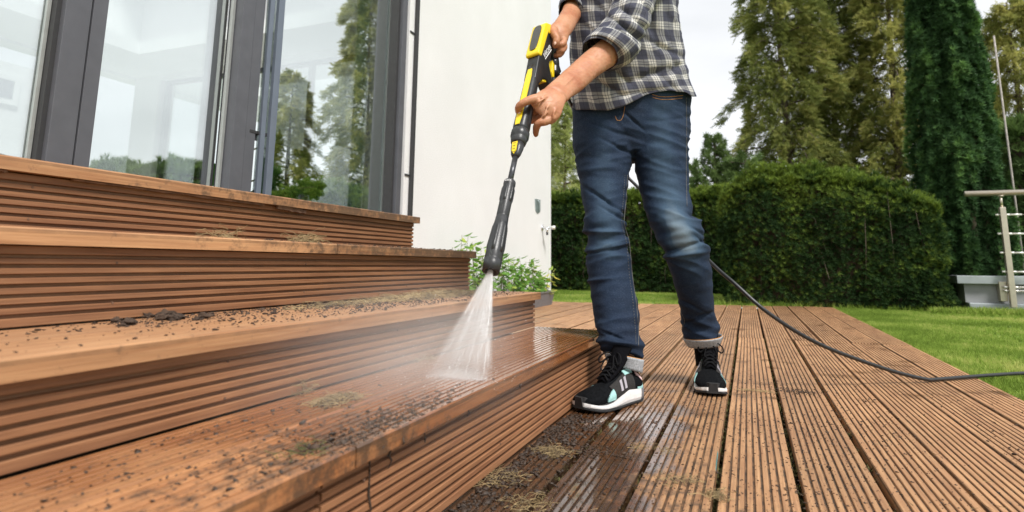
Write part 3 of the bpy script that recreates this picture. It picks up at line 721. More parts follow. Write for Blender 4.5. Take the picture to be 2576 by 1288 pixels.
def conifer(name, cx, cy, H, R, n_lim, n_spr, mat, label, cat='tree', zlo=0.3, sprs=(0.09, 0.20), tmpl=T_SPR, shape=0.75, droop=0.25, tr=0.09, tintbase=0.2, group=None):
    e = empty(name, (cx, cy, -0.02)); tag(e, label, cat, group)
    lean = random.uniform(-.12, .12)
    tk = MB(); pts = smooth_path([(cx, cy, -.02), (cx + lean * .3, cy, H * .35), (cx + lean, cy, H * .7), (cx + lean * .8, cy, H)], 5)
    tk.tube(pts, list(np.linspace(tr, 0.012, len(pts))), 9)
    wobj('trunk', tk.mesh('trunk', M['bark'], True), e)
    lm = MB(); P, D, TT = [], [], []
    per = max(4, n_spr // n_lim)
    for k in range(n_lim):
        t = zlo / H + (1 - zlo / H) * (k + random.random()) / n_lim; z0 = t * H; a = k * 2.399 + random.uniform(-.4, .4)
        env = R * (1 - t) ** shape * random.uniform(0.55, 1.22) + 0.12
        base = np.array([cx + lean * t, cy, z0]); d = np.array([math.cos(a), math.sin(a), 0.0])
        mid = base + d * env * .55 + np.array([0, 0, env * 0.10]); tip = base + d * env + np.array([0, 0, -droop * env])
        pp = smooth_path([base, mid, tip], 4)
        if k % 2 == 0: lm.tube(pp, list(np.linspace(0.018 + 0.01 * (1 - t), 0.004, len(pp))), 4)
        tb = tintbase + random.uniform(-.12, .2)
        for q in range(per):
            s_ = random.random() ** 0.6; i0 = min(int(s_ * (len(pp) - 1)), len(pp) - 2); f = s_ * (len(pp) - 1) - i0
            c = pp[i0] * (1 - f) + pp[i0 + 1] * f
            side = np.array([-d[1], d[0], 0]) * random.uniform(-1, 1) * env * .30 * (1.15 - s_)
            P.append(c + side + np.array([0, 0, random.uniform(-.22, .08) * (0.4 + env * .5)]))
            D.append(d * 0.8 + side * 1.5 + np.array([random.gauss(0, .35), random.gauss(0, .35), random.gauss(-0.15 - droop, .45)]))
            TT.append(tb + random.uniform(0, .5))
    P, D, TT = np.array(P), np.array(D), np.clip(np.array(TT), 0, 1)
    wobj('branch', lm.mesh('branch', M['bark'], True), e)['kind'] = 'stuff'
    o = wobj('crown', scatter('crown', *tmpl, P, D, rng.uniform(sprs[0], sprs[1], len(P)), TT, mat), e); o['kind'] = 'stuff'
    return e
# big loose thujas / firs
conifer('tall_conifer', 0.95, 13.6, 8.6, 1.35, 170, 21000, M['thuja'], 'tall loose olive green conifer with open drooping edge, left of its row', group='tall conifers behind the hedge', shape=0.42, zlo=0.6)
conifer('tall_conifer', 1.95, 14.6, 9.0, 1.35, 160, 19000, M['thuja'], 'middle tall conifer of the row with bare trunk showing through', group='tall conifers behind the hedge', shape=0.40, zlo=0.8, tintbase=0.1)
conifer('tall_conifer', 2.95, 14.0, 9.2, 1.25, 170, 21000, M['thuja'], 'yellowish tall conifer beside the dark columnar yew', group='tall conifers behind the hedge', shape=0.36, zlo=0.6, tintbase=0.38)
conifer('tall_conifer', 4.75, 13.2, 5.4, 1.1, 90, 8000, M['thuja'], 'brownish conifer with bare twigs right of the columnar yew', group='tall conifers behind the hedge', shape=0.55, zlo=0.5, tintbase=0.45)
conifer('small_conifer', -0.42, 12.6, 3.1, 0.55, 60, 3000, M['spruce'], 'small green spruce with upright tips beside the tall conifers', shape=0.6, tmpl=T_SPRB, sprs=(.07, .13), droop=-0.25, tintbase=.45)
conifer('small_conifer', -0.98, 12.2, 2.45, 0.42, 45, 1800, M['spruce'], 'smallest spruce tip rising above the hedge next to the jeans', shape=0.7, tmpl=T_SPRB, sprs=(.07, .12), droop=-0.3, tintbase=.4)
conifer('small_conifer', 0.05, 11.9, 2.5, 0.75, 50, 3200, M['spruce'], 'low bushy spruce between the hedge and the tall conifers', shape=0.4, tmpl=T_SPRB, sprs=(.07, .13), droop=-0.1, tintbase=.4)
conifer('larch_tree', -4.3, 14.5, 4.9, 1.15, 90, 7000, M['larch'], 'light yellow green larch seen between the white wall and the man', shape=0.5, tr=0.05, tintbase=.35, droop=0.1)
conifer('larch_tree', -5.6, 17.0, 5.4, 1.2, 70, 4500, M['larch'], 'paler farther larch behind the white wall corner', shape=0.5, tr=0.05, tintbase=.5, droop=0.1)
# trees seen through the end window of the house
conifer('cedar_tree', -8.2, 13.0, 6.4, 1.5, 60, 3400, M['spruce'], 'dark open cedar seen through both panes of the house', shape=0.6, tintbase=.2)
conifer('small_conifer', -11.6, 15.0, 3.9, 0.5, 40, 1300, M['spruce'], 'slim young spruce seen through the glass doors', shape=0.8, tintbase=.2, tmpl=T_SPRB, sprs=(.1, .16))
hedge_block('background_shrub', -9.0, -4.6, 8.4, 9.2, lambda x: 1.38 + 0.25 * mnoise.noise(Vector((x * 2.3, 2, 0))), 5000, 'row of bushy dark shrubs seen through the bottom of the glass', M['hedge'], (0.10, 0.2), sides='ftr')['category'] = 'shrub'

# leaning pole behind the yew
pa, pb = onY(2500, 90, 8.9), onY(2556, 520, 8.9)
po = empty('leaning_pole', tuple(pb)); tag(po, 'thin weathered pole leaning beside the columnar yew', 'pole')
lowp = pb + (pb - pa) * 0.55
wobj('pole', MB().tube([pa, pb, lowp], 0.011, 8).mesh('pole', M['paleWood'], True), po)

# ================================================================== GRASS
def grass(name, label, boxes, mat=M['grass'], hmin=0.018, hmax=0.04):
    P = []
    for (xa, xb, ya, yb, n) in boxes:
        P.append(np.stack([rng.uniform(xa, xb, n), rng.uniform(ya, yb, n), np.full(n, -0.022)], 1))
    P = np.concatenate(P)
    ok = ~((P[:, 0] < DECK_R - 0.0) & (P[:, 1] < np.array([deck_end(q) for q in P[:, 0]]) - 0.005)) & ~((P[:, 0] < WX) & (P[:, 1] < WY1))
    P = P[ok]; n = len(P)
    D = np.stack([rng.normal(0, .3, n), rng.normal(0, .3, n), np.ones(n)], 1)
    tint = np.clip(0.35 + nv(P, 1.6, 1) * 0.7 + nv(P, 6, 4) * .35 + rng.uniform(-.25, .4, n), 0, 1)
    tv, tf = blades(6, 0.7, 0.055, 0.1, 11)
    o = mkobj(name, scatter(name, tv, tf, P, D, rng.uniform(hmin, hmax, n), tint, mat)); tag(o, label, 'grass', None, 'stuff')
grass('grass', 'short green lawn grass beyond the right edge of the deck',
      [(DECK_R, 1.5, 1.9, 7.8, 26000), (1.5, 3.2, 3.0, 8.4, 24000), (-1.0, DECK_R + .3, 6.9, 8.0, 6000), (-3.4, -0.2, 6.8, 10.2, 16000)])
grass('long_grass', 'longer unclipped grass along the foot of the grey plinth', [(1.7, 2.9, 7.15, 7.62, 1400), (-0.4, 1.9, 7.35, 7.5, 700)], hmin=0.04, hmax=0.10)

# ================================================================== PLINTH + RAILING
plz = 7.72
c0 = onY(2405, 693, plz); c1 = onY(2412, 712, plz); b0 = onY(2424, 712, plz + .04); b1 = onY(2430, 760, plz + .04)
pln = empty('plinth', (2.8, plz, 0)); tag(pln, 'grey rendered plinth with zinc capping at the edge of the lawn', 'plinth')
xe = 5.5
wobj('body', MB().box(b0[0], xe, plz + 0.04, plz + 0.7, 0.075, c1[2] - 0.0).mesh('body', M['concrete'], bevel=0.004), pln)
wobj('flashing', MB().box(b0[0] + 0.02, xe, plz + 0.0, plz + 0.72, -0.03, 0.075).mesh('flashing', M['concrete_light'], bevel=0.012), pln)
wobj('cap', MB().box(c0[0], xe, plz - 0.02, plz + 0.76, c1[2] - 0.005, c0[2]).mesh('cap', M['concrete_light'], bevel=0.006), pln)
rl = empty('railing', (2.5, plz - .08, 0)); tag(rl, 'brushed steel cable railing standing on the grey plinth', 'railing')
ry = plz - 0.075
top = onY(2427, 488, ry); pt = onY(2520, 497, ry); pbm = onY(2547, 768, ry)
wobj('handrail', MB().tube([(top[0], ry, top[2]), (xe, ry, top[2] + .01)], 0.031, 16).mesh('handrail', M['steel'], True), rl)
px_ = (pt[0] + pbm[0]) / 2
for k, xx in enumerate((px_, px_ + 1.3, px_ + 2.6)):
    pm = MB().box(xx - .026, xx + .026, ry - .026, ry + .026, 0.04, top[2] - 0.15).mesh('post', M['steel'], bevel=0.006)
    p_ = wobj('post', pm, rl)
    wobj('pin', MB().tube([(xx, ry, top[2] - .15), (xx, ry, top[2] - .03)], 0.013, 10).tube([(xx, ry, top[2] - .035), (xx, ry, top[2] - .029)], 0.03, 12).mesh('pin', M['steel'], True), rl)
    wobj('bracket', MB().box(xx - .09, xx - .027, ry + .03, ry + .11, 0.10, 0.30).mesh('bracket', M['steel'], bevel=0.003), rl)
for py in (540, 588, 636, 684, 732, 777):
    z = onY(2550, 527 + (py - 527) * 1.0, ry)[2]
    if py == 777: z = 0.245
    wobj('cable', MB().tube([(px_ + .1, ry, z), (xe, ry, z)], 0.0035, 6).mesh('cable', M['steel'], True), rl)
    for (xa_, xb_, r_) in ((-.062, -.027, .011), (.027, .06, .012), (.065, .16, .010)): wobj('cable_fitting', MB().tube([(px_ + xa_, ry, z), (px_ + xb_, ry, z)], r_, 8).mesh('cable_fitting', M['steel_white'], True), rl)

# ================================================================== PLANTERS AND PLANTS BY THE WALL
def planter_mesh(L):
    a, b, h = 0.098, 0.080, 0.148
    V = []
    outer = [(b, L / 2 - .04, 0), (a, L / 2, h - 0.014), (a + .007, L / 2 + .007, h - .014), (a + .007, L / 2 + .007, h), (a - .006, L / 2 - .006, h), (a - .012, L / 2 - .012, h - .03)]
    rings = []
    for (x_, y_, z_) in outer: rings.append([(-x_, -y_, z_), (x_, -y_, z_), (x_, y_, z_), (-x_, y_, z_)])
    return ring_loft(rings, True)
pg = 'grey plastic flower boxes along the white wall'
plab = ['grey plastic flower box at the far end of the row near the wall corner', 'grey flower box in the middle hidden behind the steps', 'grey flower box nearest the doors behind the steps']
PLX = -2.075
plys = [5.93, 5.08, 4.23]
for k, yy in enumerate(plys):
    V, Fc = planter_mesh(0.76)
    e = empty('flower_box', (PLX, yy, 0)); tag(e, plab[k], 'planter', pg)
    mkobj('box', np_mesh('box', np.array(V), Fc, M['planter']), e)
    mkobj('soil_fill', MB().box(-.085, .085, -.36, .36, 0.10, 0.125).mesh('soil_fill', M['soil']), e)
# one leaf: pointed oval, folded along the rib
LV = np.array([(0, 0, 0), (.28, .10, .30), (.22, .04, .68), (0, -.10, 1.05), (-.22, .04, .68), (-.28, .10, .30), (0, -.02, .5)])
LF = np.array([(0, 1, 6), (1, 2, 6), (2, 3, 6), (3, 4, 6), (4, 5, 6), (5, 0, 6)])
def herb(name, x, y, H, nst, nlf, mat, label, z0=0.12, lean=(0, 0), grp='young leafy plants in the flower boxes', lsc=(0.050, 0.085)):
    e = empty(name, (x, y, z0)); tag(e, label, 'plant', grp)
    sm = MB(); P, D = [], []
    for s_ in range(nst):
        bx, by = x + random.uniform(-.03, .03), y + random.uniform(-.10, .10); h = H * random.uniform(.65, 1.05)
        tx, ty = bx + lean[0] + random.uniform(-.05, .06), by + lean[1] + random.uniform(-.09, .09)
        pp = smooth_path([(bx, by, z0 - .01), ((bx + tx) / 2 + random.uniform(-.02, .02), (by + ty) / 2, z0 + h * .5), (tx, ty, z0 + h)], 5)
        sm.tube(pp, list(np.linspace(.0038, .0013, len(pp))), 5)
        for q in range(nlf):
            t = 0.15 + 0.85 * (q + random.random() * .6) / nlf; i0 = min(int(t * (len(pp) - 1)), len(pp) - 2)
            a = q * 2.4 + random.uniform(-.5, .5); d = np.array([math.cos(a), math.sin(a), random.uniform(-.35, .3)])
            c = pp[i0] + (pp[i0 + 1] - pp[i0]) * (t * (len(pp) - 1) - i0)
            off = d * random.uniform(.01, .045) * (1.4 - t)
            sm.tube([c, c + off], [.0014, .001], 3)
            P.append(c + off); D.append(d + np.array([0.25, -0.15, -0.55 if t < .85 else .25]))
    P, D = np.array(P), np.array(D); P[:, 0] = np.maximum(P[:, 0], WX + .03)
    wobj('stem', sm.mesh('stem', M['stem'], True), e)
    n = len(P); tint = np.clip(rng.normal(.40, .22, n), 0, 1)
    wobj('leaves', scatter('leaves', LV, LF, P, D, rng.uniform(lsc[0], lsc[1], n), tint, mat, spin=np.full(n, math.pi) + rng.normal(0, .4, n)), e)['kind'] = 'stuff'
hl = [('tall leafy plant with open top right of the lance nozzle', 5.55, .40), ('bushy green plant right of the sprayed water', 5.28, .36), ('leafy plant directly behind the spray', 5.0, .40), ('leafy plant behind the black nozzle', 4.72, .44), ('green plant rising left of the nozzle', 4.45, .50), ('leftmost leafy plant peeping over the third step', 4.15, .52), ('green plant with upright stems near the far end of the wall', 5.82, .37), ('low leafy plant in the end of the far flower box', 6.05, .24)]
for k, (lb, yy, hh) in enumerate(hl):
    herb('leafy_plant', PLX + random.uniform(-.02, .02), yy, hh, 5, 17, M['herb'], lb)
herb('yellowing_plant', PLX + .04, 6.18, .26, 4, 7, M['herby'], 'leaning plant with yellowing leaves at the end of the far flower box', lean=(.02, .10), grp=None)

# ================================================================== DIRT, STRAW, STONES
def lump_template(seed, n=2):
    bm = bmesh.new(); bmesh.ops.create_icosphere(bm, subdivisions=n, radius=1)
    for v in bm.verts: v.co *= 1 + 0.75 * mnoise.noise(v.co * 1.7 + Vector((seed, 0, 0))) + 0.45 * mnoise.noise(v.co * 3.2 + Vector((0, seed, 0)))
    V = np.array([tuple(v.co) for v in bm.verts]); V[:, 2] *= .75
    Fc = np.array([[q.index for q in f.verts] for f in bm.faces]); bm.free(); return V, Fc
L1, L2 = lump_template(3, 1), lump_template(9, 2)
L1 = (L1[0] * np.array([1.25, .8, .5]), L1[1])
def crumbs(name, label, P, scale, m, tmpl=L1):
    n = len(P); D = np.stack([rng.normal(0, .3, n), rng.normal(0, .3, n), np.ones(n)], 1)
    o = mkobj(name, scatter(name, *tmpl, P, D, scale, np.zeros(n), m)); tag(o, label, 'dirt', None, 'stuff')
def clusters(centres, n, spread, z):
    out = []
    for _ in range(n):
        c = random.choice(centres); out.append((c[0] + random.gauss(0, spread * c[2]), c[1] + random.gauss(0, spread * c[3]), z))
    return np.array(out)
# tread 3 (second from the bottom)
z3 = NZ[1]; A = []
for _ in range(4200):
    y = random.uniform(0.45, 2.15) if random.random() < .5 else random.gauss(1.45, .30); x = random.uniform(NX[2] + .0, NX[1] - .02)
    if y > 0.7 or random.random() < .35: A.append((x if random.random() < .6 else NX[2] + abs(random.gauss(0, .05)), y, z3 + .001))
A = np.array([a for a in A if a[1] < YE - .02 and NX[2] - .018 < a[0] < NX[1]]); crumbs('soil_crumbs', 'dark soil crumbs scattered along the second step', A, rng.gamma(1.5, .0008, len(A)) + .0005, M['soil'])
LV3 = [lump_template(q, 3) for q in (2, 11, 23, 31)]
cl = empty('soil_clods', (-0.9, 0.7, z3)); tag(cl, 'cluster of dark soil clods lying on the second step at the left', 'soil')
for (px, py, r) in ((294, 811, .009), (325, 818, .010), (372, 800, .009), (420, 802, .016), (436, 806, .011), (305, 822, .006), (405, 806, .010), (512, 802, .010), (497, 806, .007), (530, 796, .007), (347, 786, .006), (452, 803, .009), (240, 793, .005), (1010-100, 773, .006), (820, 776, .006), (690, 790, .005)):
    L3 = random.choice(LV3); p = onZ(px, py, z3); V = L3[0] * np.array([1.1, .85, .8]) * r; V = V + np.array([[mnoise.noise(Vector(q / r * 3.5 + np.array([px, 0, 0]))) for _ in (0, 1, 2)] for q in V]) * r * .35; th = random.uniform(0, 6)
    Rz = np.array([[math.cos(th), -math.sin(th), 0], [math.sin(th), math.cos(th), 0], [0, 0, 1]])
    wobj('clod', np_mesh('clod', V @ Rz.T + np.array([p[0], p[1], z3 + r * .4]), L3[1], M['soil'], False), cl)
# second-step straw, top-step straw ...
def straw_pile(name, label, cx, cy, z, rx, ry, h, n, L=(0.02, 0.05), m=None, cat='dry grass', w=0.0006, soil=True, flat=0.5):
    V, Fc = [], []
    for k in range(n):
        a = random.uniform(0, 6.283); q = random.random() ** .6
        p = np.array([cx + rx * q * math.cos(a), cy + ry * q * math.sin(a), z + random.uniform(0.001, h) * (1.1 - q)])
        th = random.uniform(0, 6.283); l = random.uniform(*L); d = np.array([math.cos(th), math.sin(th), random.gauss(0, .35) * (1 - flat) + .05])
        mid = p + d * l * .5 + np.array([random.gauss(0, .2), random.gauss(0, .2), random.uniform(0, .3)]) * l; e_ = p + d * l
        e_[2] = max(e_[2], z + .001); mid[2] = max(mid[2], z + .001)
        p4 = e_ + np.array([random.gauss(0, .3), random.gauss(0, .3), random.uniform(-.1, .25)]) * l; p4[2] = max(p4[2], z + .0008); v_, f_ = tube_geo(smooth_path([p, mid, e_, p4], 2), w * random.uniform(.5, 1.1), 3, False); n0 = len(V); V += v_; Fc += [tuple(i + n0 for i in f) for f in f_]
    me = np_mesh(name, np.array(V), Fc, m or M['straw']); o = mkobj(name, me); tag(o, label, cat, None, 'stuff')
    if soil:
        k = int(n * .8); P = np.stack([cx + rng.normal(0, rx * .45, k), cy + rng.normal(0, ry * .45, k), np.full(k, z + .002)], 1)
        sm = scatter(name + '_soil', *L1, P, np.tile([0, 0, 1.], (k, 1)), rng.gamma(1.5, .0009, k) + .0006, np.zeros(k), M['soil'])
        mkobj('soil', sm, o)
    return o
g = lambda px, py, z: onZ(px, py, z)
q = g(1030, 748, z3); straw_pile('straw', 'tangle of dry straw and soil at the right of the second step', -0.95, q[1] + .05, z3, .075, .33, .018, 900, (.012, .04))
q = g(840, 765, z3); straw_pile('straw', 'thin dry litter in the middle of the second step', -0.96, q[1], z3, .06, .22, .007, 260, (.01, .03))
z2 = NZ[2]
straw_pile('straw', 'small straw tuft left on the third step', -1.10, onX(768, 600, -1.1)[1], z2, .02, .045, .024, 90, (.02, .05), soil=False, flat=0.2)
straw_pile('straw', 'wispy straw bit at the left of the third step', -1.10, onX(565, 585, -1.1)[1], z2, .015, .04, .022, 40, (.02, .05), soil=False, flat=0.2)
P = np.stack([rng.uniform(-1.16, -1.05, 500), rng.uniform(1.1, 2.2, 500), np.full(500, z2 + .002)], 1); crumbs('soil_crumbs', 'soil line along the back of the third step', P, rng.gamma(1.5, .0009, 500) + .0006, M['soil'])
P = np.stack([rng.normal(-1.2, .03, 160), rng.normal(2.12, .06, 160), np.full(160, z2 + .003)], 1); P[:, 1] = np.minimum(P[:, 1], YE - .01); crumbs('soil_crumbs', 'little heap of soil at the far corner of the third step', P, rng.gamma(2, .0013, 160) + .0007, M['soil'])
# lowest tread
z1 = NZ[0]
q = g(845, 1010, z1); straw_pile('straw', 'wet clump of straw and mud on the lowest step', q[0], q[1], z1, .028, .045, .014, 150, (.010, .03), soil=True)
q = g(760, 990, z1); straw_pile('straw', 'small straw wisp against the riser above the lowest step', q[0], q[1], z1, .01, .02, .03, 40, (.012, .03), soil=False, flat=.1)
q = g(1070, 905, z1); straw_pile('straw', 'few straws behind the water fan on the lowest step', q[0], q[1], z1, .015, .03, .012, 40, (.012, .03), soil=False)
A = []
for _ in range(1300):
    y = random.gauss(.62, .22); x = random.uniform(-.76, -.495)
    if .15 < y < 1.15: A.append((x, y, z1))
A = np.array(A); crumbs('mud_specks', 'wet mud specks over the near part of the lowest step', A, rng.gamma(1.4, .00065, len(A)) + .0004, M['wetsoil'])
A = []
for _ in range(900):
    y = random.gauss(.86, .13); x = random.gauss(-.53, .022)
    if x < -.496: A.append((x, y, z1))
A = np.array(A); crumbs('mud_specks', 'dark mud smear along the nosing of the lowest step', A, rng.gamma(1.5, .00075, len(A)) + .0004, M['wetsoil'])
q = g(760, 1135, z1); straw_pile('straw', 'green and brown moss bits near the nosing of the lowest step', q[0], q[1], z1, .03, .05, .003, 36, (.006, .016), m=M['moss'], soil=True)
# mud runs on the lowest riser
mr = MB()
for (px, py, l) in ((968, 1122, .11), (1015, 1100, .045), (1100, 1085, .02), (1205, 1030, .015), (1330, 960, .02)):
    p = onX(px, py, NX[0] + .001); zz = min(p[2], NZ[0] - .002); pts = []
    for j in range(6): pts.append((NX[0] + (.0012 if zz - l * j / 5 > NZ[0] - .028 else -.0205), p[1] + random.uniform(-.005, .005), zz - l * j / 5))
    mr.tube(pts, [.0008, .0016, .0009, .0021, .0012, .0005], 5)
tag(mkobj('mud_runs', mr.mesh('mud_runs', M['wetsoil'], True)), 'dark muddy drips running down the lowest riser', 'mud', None, 'stuff')
# deck: specks, mud by the step, straw
A = []
for _ in range(26000):
    y = random.uniform(.75, 3.3); x = random.uniform(-.5, .83)
    dens = math.exp(-max(0, y - 2.0) * 1.9) * math.exp(-max(0, x - .15) * 1.9)
    dens *= .35 + 1.3 * max(0, mnoise.noise(Vector((x * 5, y * 3, 0))) + .35)
    if random.random() < dens: A.append((x, y, .0004))
A = np.array(A); crumbs('soil_specks', 'fine dark soil specks strewn over the deck boards', A, rng.gamma(1.3, .00062, len(A)) + .0004, M['soil'])
A = []
for _ in range(1500):
    y = random.uniform(.85, 1.75); x = -.505 + abs(random.gauss(0, .055)); A.append((x, y, .001))
A = np.array(A); crumbs('wet_mud', 'wet black mud lying along the foot of the lowest step', A, rng.gamma(1.7, .0012, len(A)) + .0007, M['wetsoil'])
for (px, py, s_, lb) in ((1500, 1137, .05, 'patch of loose black soil between the near deck boards'), (2010, 985, .05, 'dark soil streak across the middle deck boards'), (1360, 1080, .03, 'wet soil clot at the foot of the step')):
    q = g(px, py, 0); n = 260; P = np.stack([q[0] + rng.normal(0, s_ * .8, n), q[1] + rng.normal(0, s_ * .5, n), np.full(n, .001)], 1)
    crumbs('soil_patch', lb, P, rng.gamma(1.5, .0009, n) + .0005, M['soil'])
for (px, py, rx, ry, n, lb) in ((1395, 1140, .035, .03, 120, 'yellow straw tuft at the foot of the lowest step'), (1255, 1205, .05, .05, 90, 'matted straw in the wet corner by the step'), (1330, 1275, .04, .05, 70, 'straw tuft at the bottom edge beside the step'), (1800, 1250, .02, .03, 60, 'pale straw sticking out of the gap between two boards'),
                            (1900, 985, .07, .01, 60, 'thin line of straw across the boards in front of the shoe'), (1700, 1210, .05, .03, 50, 'few straws on the board near the bottom edge'), (1640, 1135, .05, .03, 40, 'few straws on the third board'), (1480, 990, .02, .02, 12, 'bits of straw beside the black shoe')):
    q = g(px, py, 0); straw_pile('straw', lb, q[0], q[1], 0, rx, ry, .007, n, (.008, .03), soil=n > 80, w=.0005)
V = []; P = np.stack([rng.uniform(-.45, .8, 420), rng.uniform(.8, 3.2, 420), np.full(420, .001)], 1)
tv = np.array([(-.03, 0, 0), (.03, 0, 0), (0, .0, 1)]); D = np.stack([rng.normal(0, 1, 420), rng.normal(0, 1, 420), np.full(420, .05)], 1)
tag(mkobj('loose_straws', scatter('loose_straws', tv, np.array([(0, 1, 2)]), P, D, rng.uniform(.008, .025, 420), np.zeros(420), M['straw'])), 'loose short straws scattered over the deck', 'straw', None, 'stuff')
# moss down in the gaps
P = []
for k in range(1, 9):
    xx = DECK_R - 0.0705 - PITCH * (k - .5)
    for _ in range(420): P.append((xx + random.uniform(-.006, .006), random.uniform(.8, 4.2), random.uniform(-.05, -.02)))
P = np.array(P); n = len(P)
tag(mkobj('gap_moss', scatter('gap_moss', *blades(7, 1.2, .12, 0, 4), P, np.tile([0, 0, 1.], (n, 1)), rng.uniform(.008, .022, n), rng.uniform(0, 1, n), M['moss'])), 'green moss growing in the gaps between the boards', 'moss', None, 'stuff')
# fallen pale leaves near the planter
for (px, py, lb) in ((1483, 770 + 0, 'pale dry leaf on the far deck boards'), (1560, 768, 'tiny pale petal beside the jeans on the far boards'), (1486, 799, 'pale leaf lying in a gap of the smooth boards')):
    q = g(px, py, 0); V = (LV * .045) @ np.array([[1, 0, 0], [0, 0, 1], [0, 1, 0]]).T; V[:, 2] = V[:, 2] * .6 + .006
    tag(mkobj('fallen_leaf', np_mesh('fallen_leaf', V + np.array([q[0], q[1], 0]), LF, M['straw'])), lb, 'leaf', 'fallen leaves on the far boards')
# teal twine in a gap
tw = smooth_path([g(1820, 1045, -.008), g(1810, 1100, -.004), g(1803, 1160, .0), g(1796, 1210, -.006)], 6)
M['teal'] = simple('teal_twine', (0.03, 0.19, 0.20), 0.6)
tag(mkobj('twine', MB().tube(tw, .0012, 5).mesh('twine', M['teal'], True)), 'teal twine lying in the gap between two boards', 'twine')
# ================================================================== PERSON
def prow(xl, yl, xr, yr, c, b=0.9, n=24, cr_=None, flat=1.0):
    """cross-section through two outline points at distance c (the right one at cr_)"""
    return dict(L=atc(xl, yl, c), R=atc(xr, yr, cr_ or c), b=b, p=flat)
def rows_to_rings(rows, n=24, sub=4, closed_fn=None):
    C_ = [(r['L'] + r['R']) / 2 for r in rows]; A_ = [(r['R'] - r['L']) / 2 for r in rows]
    def cat(arr):
        return smooth_path(arr, sub)
    Cs, As = cat(C_), cat(A_); bs = [float(v[0]) for v in cat([np.array([r['b'], 0, 0]) for r in rows])]
    rings = []; m = len(Cs)
    for i in range(m):
        t = Cs[min(i + 1, m - 1)] - Cs[max(i - 1, 0)]; t /= np.linalg.norm(t)
        a = As[i]; nb = np.cross(a, t); nb /= np.linalg.norm(nb); B = nb * np.linalg.norm(a) * bs[i]
        e_ = rows[0]['p']; cs = lambda v: math.copysign(abs(v) ** e_, v)
        rings.append([Cs[i] + a * cs(math.cos(w)) + B * cs(math.sin(w)) for w in [2 * math.pi * j / n for j in range(n)]])
    return rings
def shrink(rows, k):
    out = []
    for r in rows:
        c = (r['L'] + r['R']) / 2; a = (r['R'] - r['L']) / 2 * k; out.append(dict(L=c - a, R=c + a, b=r['b'], p=r['p']))
    return out
def remesh(name, parts, voxel, m, iters=3, post=None):
    """union of closed shapes as one continuous skin"""
    mb = MB()
    for V, Fc in parts: mb.add(V, Fc)
    me = np_mesh(name, np.array(mb.v), mb.f)
    bm = bmesh.new(); bm.from_mesh(me); bmesh.ops.recalc_face_normals(bm, faces=bm.faces); bm.to_mesh(me); bm.free()
    tmp = bpy.data.objects.new('tmp', me); COL.objects.link(tmp)
    md = tmp.modifiers.new('r', 'REMESH'); md.mode = 'VOXEL'; md.voxel_size = voxel; md.use_smooth_shade = True
    ms = tmp.modifiers.new('s', 'SMOOTH'); ms.factor = 0.5; ms.iterations = iters
    dg = bpy.context.evaluated_depsgraph_get(); dg.update()
    out = bpy.data.meshes.new_from_object(tmp.evaluated_get(dg)); out.name = name
    bpy.data.objects.remove(tmp); bpy.data.meshes.remove(me)
    n = len(out.vertices); co = np.empty(n * 3, dtype=np.float32); out.vertices.foreach_get('co', co); co = co.reshape(-1, 3)
    no = np.empty(n * 3, dtype=np.float32); out.vertices.foreach_get('normal', no); no = no.reshape(-1, 3)
    if post is not None: co2 = post(co.astype(float), no.astype(float), out); out.vertices.foreach_set('co', co2.astype(np.float32).ravel()); out.update()
    out.materials.clear(); out.materials.append(m)
    out.polygons.foreach_set('use_smooth', np.ones(len(out.polygons), dtype=bool))
    return out
def topx(co):
    d = (co - CAM) @ CM; return np.stack([CX + F_PX * d[:, 0] / d[:, 2], CY + F_PX * d[:, 1] / d[:, 2], d[:, 2]], 1)

# ---- materials of the figure
def skin_mat():
    t = NT('skin'); v = t.coord('Object'); n = t.noise(v, 55, 4); n2 = t.noise(v, 420, 3); n3 = t.noise(v, 14, 4)
    c = t.ramp(n3, [(0.3, (0.37, 0.140, 0.070)), (0.5, (0.46, 0.215, 0.118)), (0.7, (0.52, 0.275, 0.165))]); c = t.mix(0.3, c, t.ramp(n, [(0.3, (0.80, 0.62, 0.55)), (0.6, (1, 1, 1))]), 'MULTIPLY')
    nm = t.bump(n2, 0.35, 0.0012); nm = t.bump(n, 0.3, 0.002, nm)
    return t.bsdf(c, 0.48, 0, nm, 0.4, sss=0.12)
M['skin'] = skin_mat()
M['nail'] = simple('finger_nail', (0.66, 0.42, 0.33), 0.3, var=0.05)
M['hair'] = simple('brown_hair', (0.07, 0.04, 0.022), 0.6, var=0.3, nscale=60, bump=0.5)
def denim():
    t = NT('denim'); fade = t.attr('fade'); v = t.coord('Object')
    c = t.ramp(fade, [(0.0, (0.0048, 0.0100, 0.0260)), (0.30, (0.0105, 0.0240, 0.0520)), (0.62, (0.040, 0.074, 0.118)), (1.0, (0.20, 0.26, 0.30))])
    w = t.node('ShaderNodeTexNoise'); w.inputs['Scale'].default_value = 1.0; w.inputs['Detail'].default_value = 3; t.link(t.coord('Object', (900, 900, 160)), w.inputs['Vector'])
    w2 = t.noise(t.coord('Object', (160, 160, 900)), 1.0, 2)
    sp = t.math('MULTIPLY', w.outputs['Fac'], w2)
    c = t.mix(t.ramp(sp, [(0.24, 0.0), (0.42, 0.14)]), c, (0.20, 0.26, 0.33))
    c = t.mix(0.5, c, t.ramp(t.noise(v, 18, 5), [(0.3, (0.6, 0.6, 0.62)), (0.7, (1.1, 1.1, 1.1))]), 'MULTIPLY')
    nm = t.bump(sp, 0.5, 0.0012); nm = t.bump(t.noise(v, 34, 3), 0.25, 0.006, nm)
    return t.bsdf(c, 0.85, 0, nm, 0.25)
M['denim'] = denim()
M['denim_in'] = simple('denim_inside', (0.36, 0.38, 0.40), 0.9, var=0.35, nscale=160, bump=0.4)
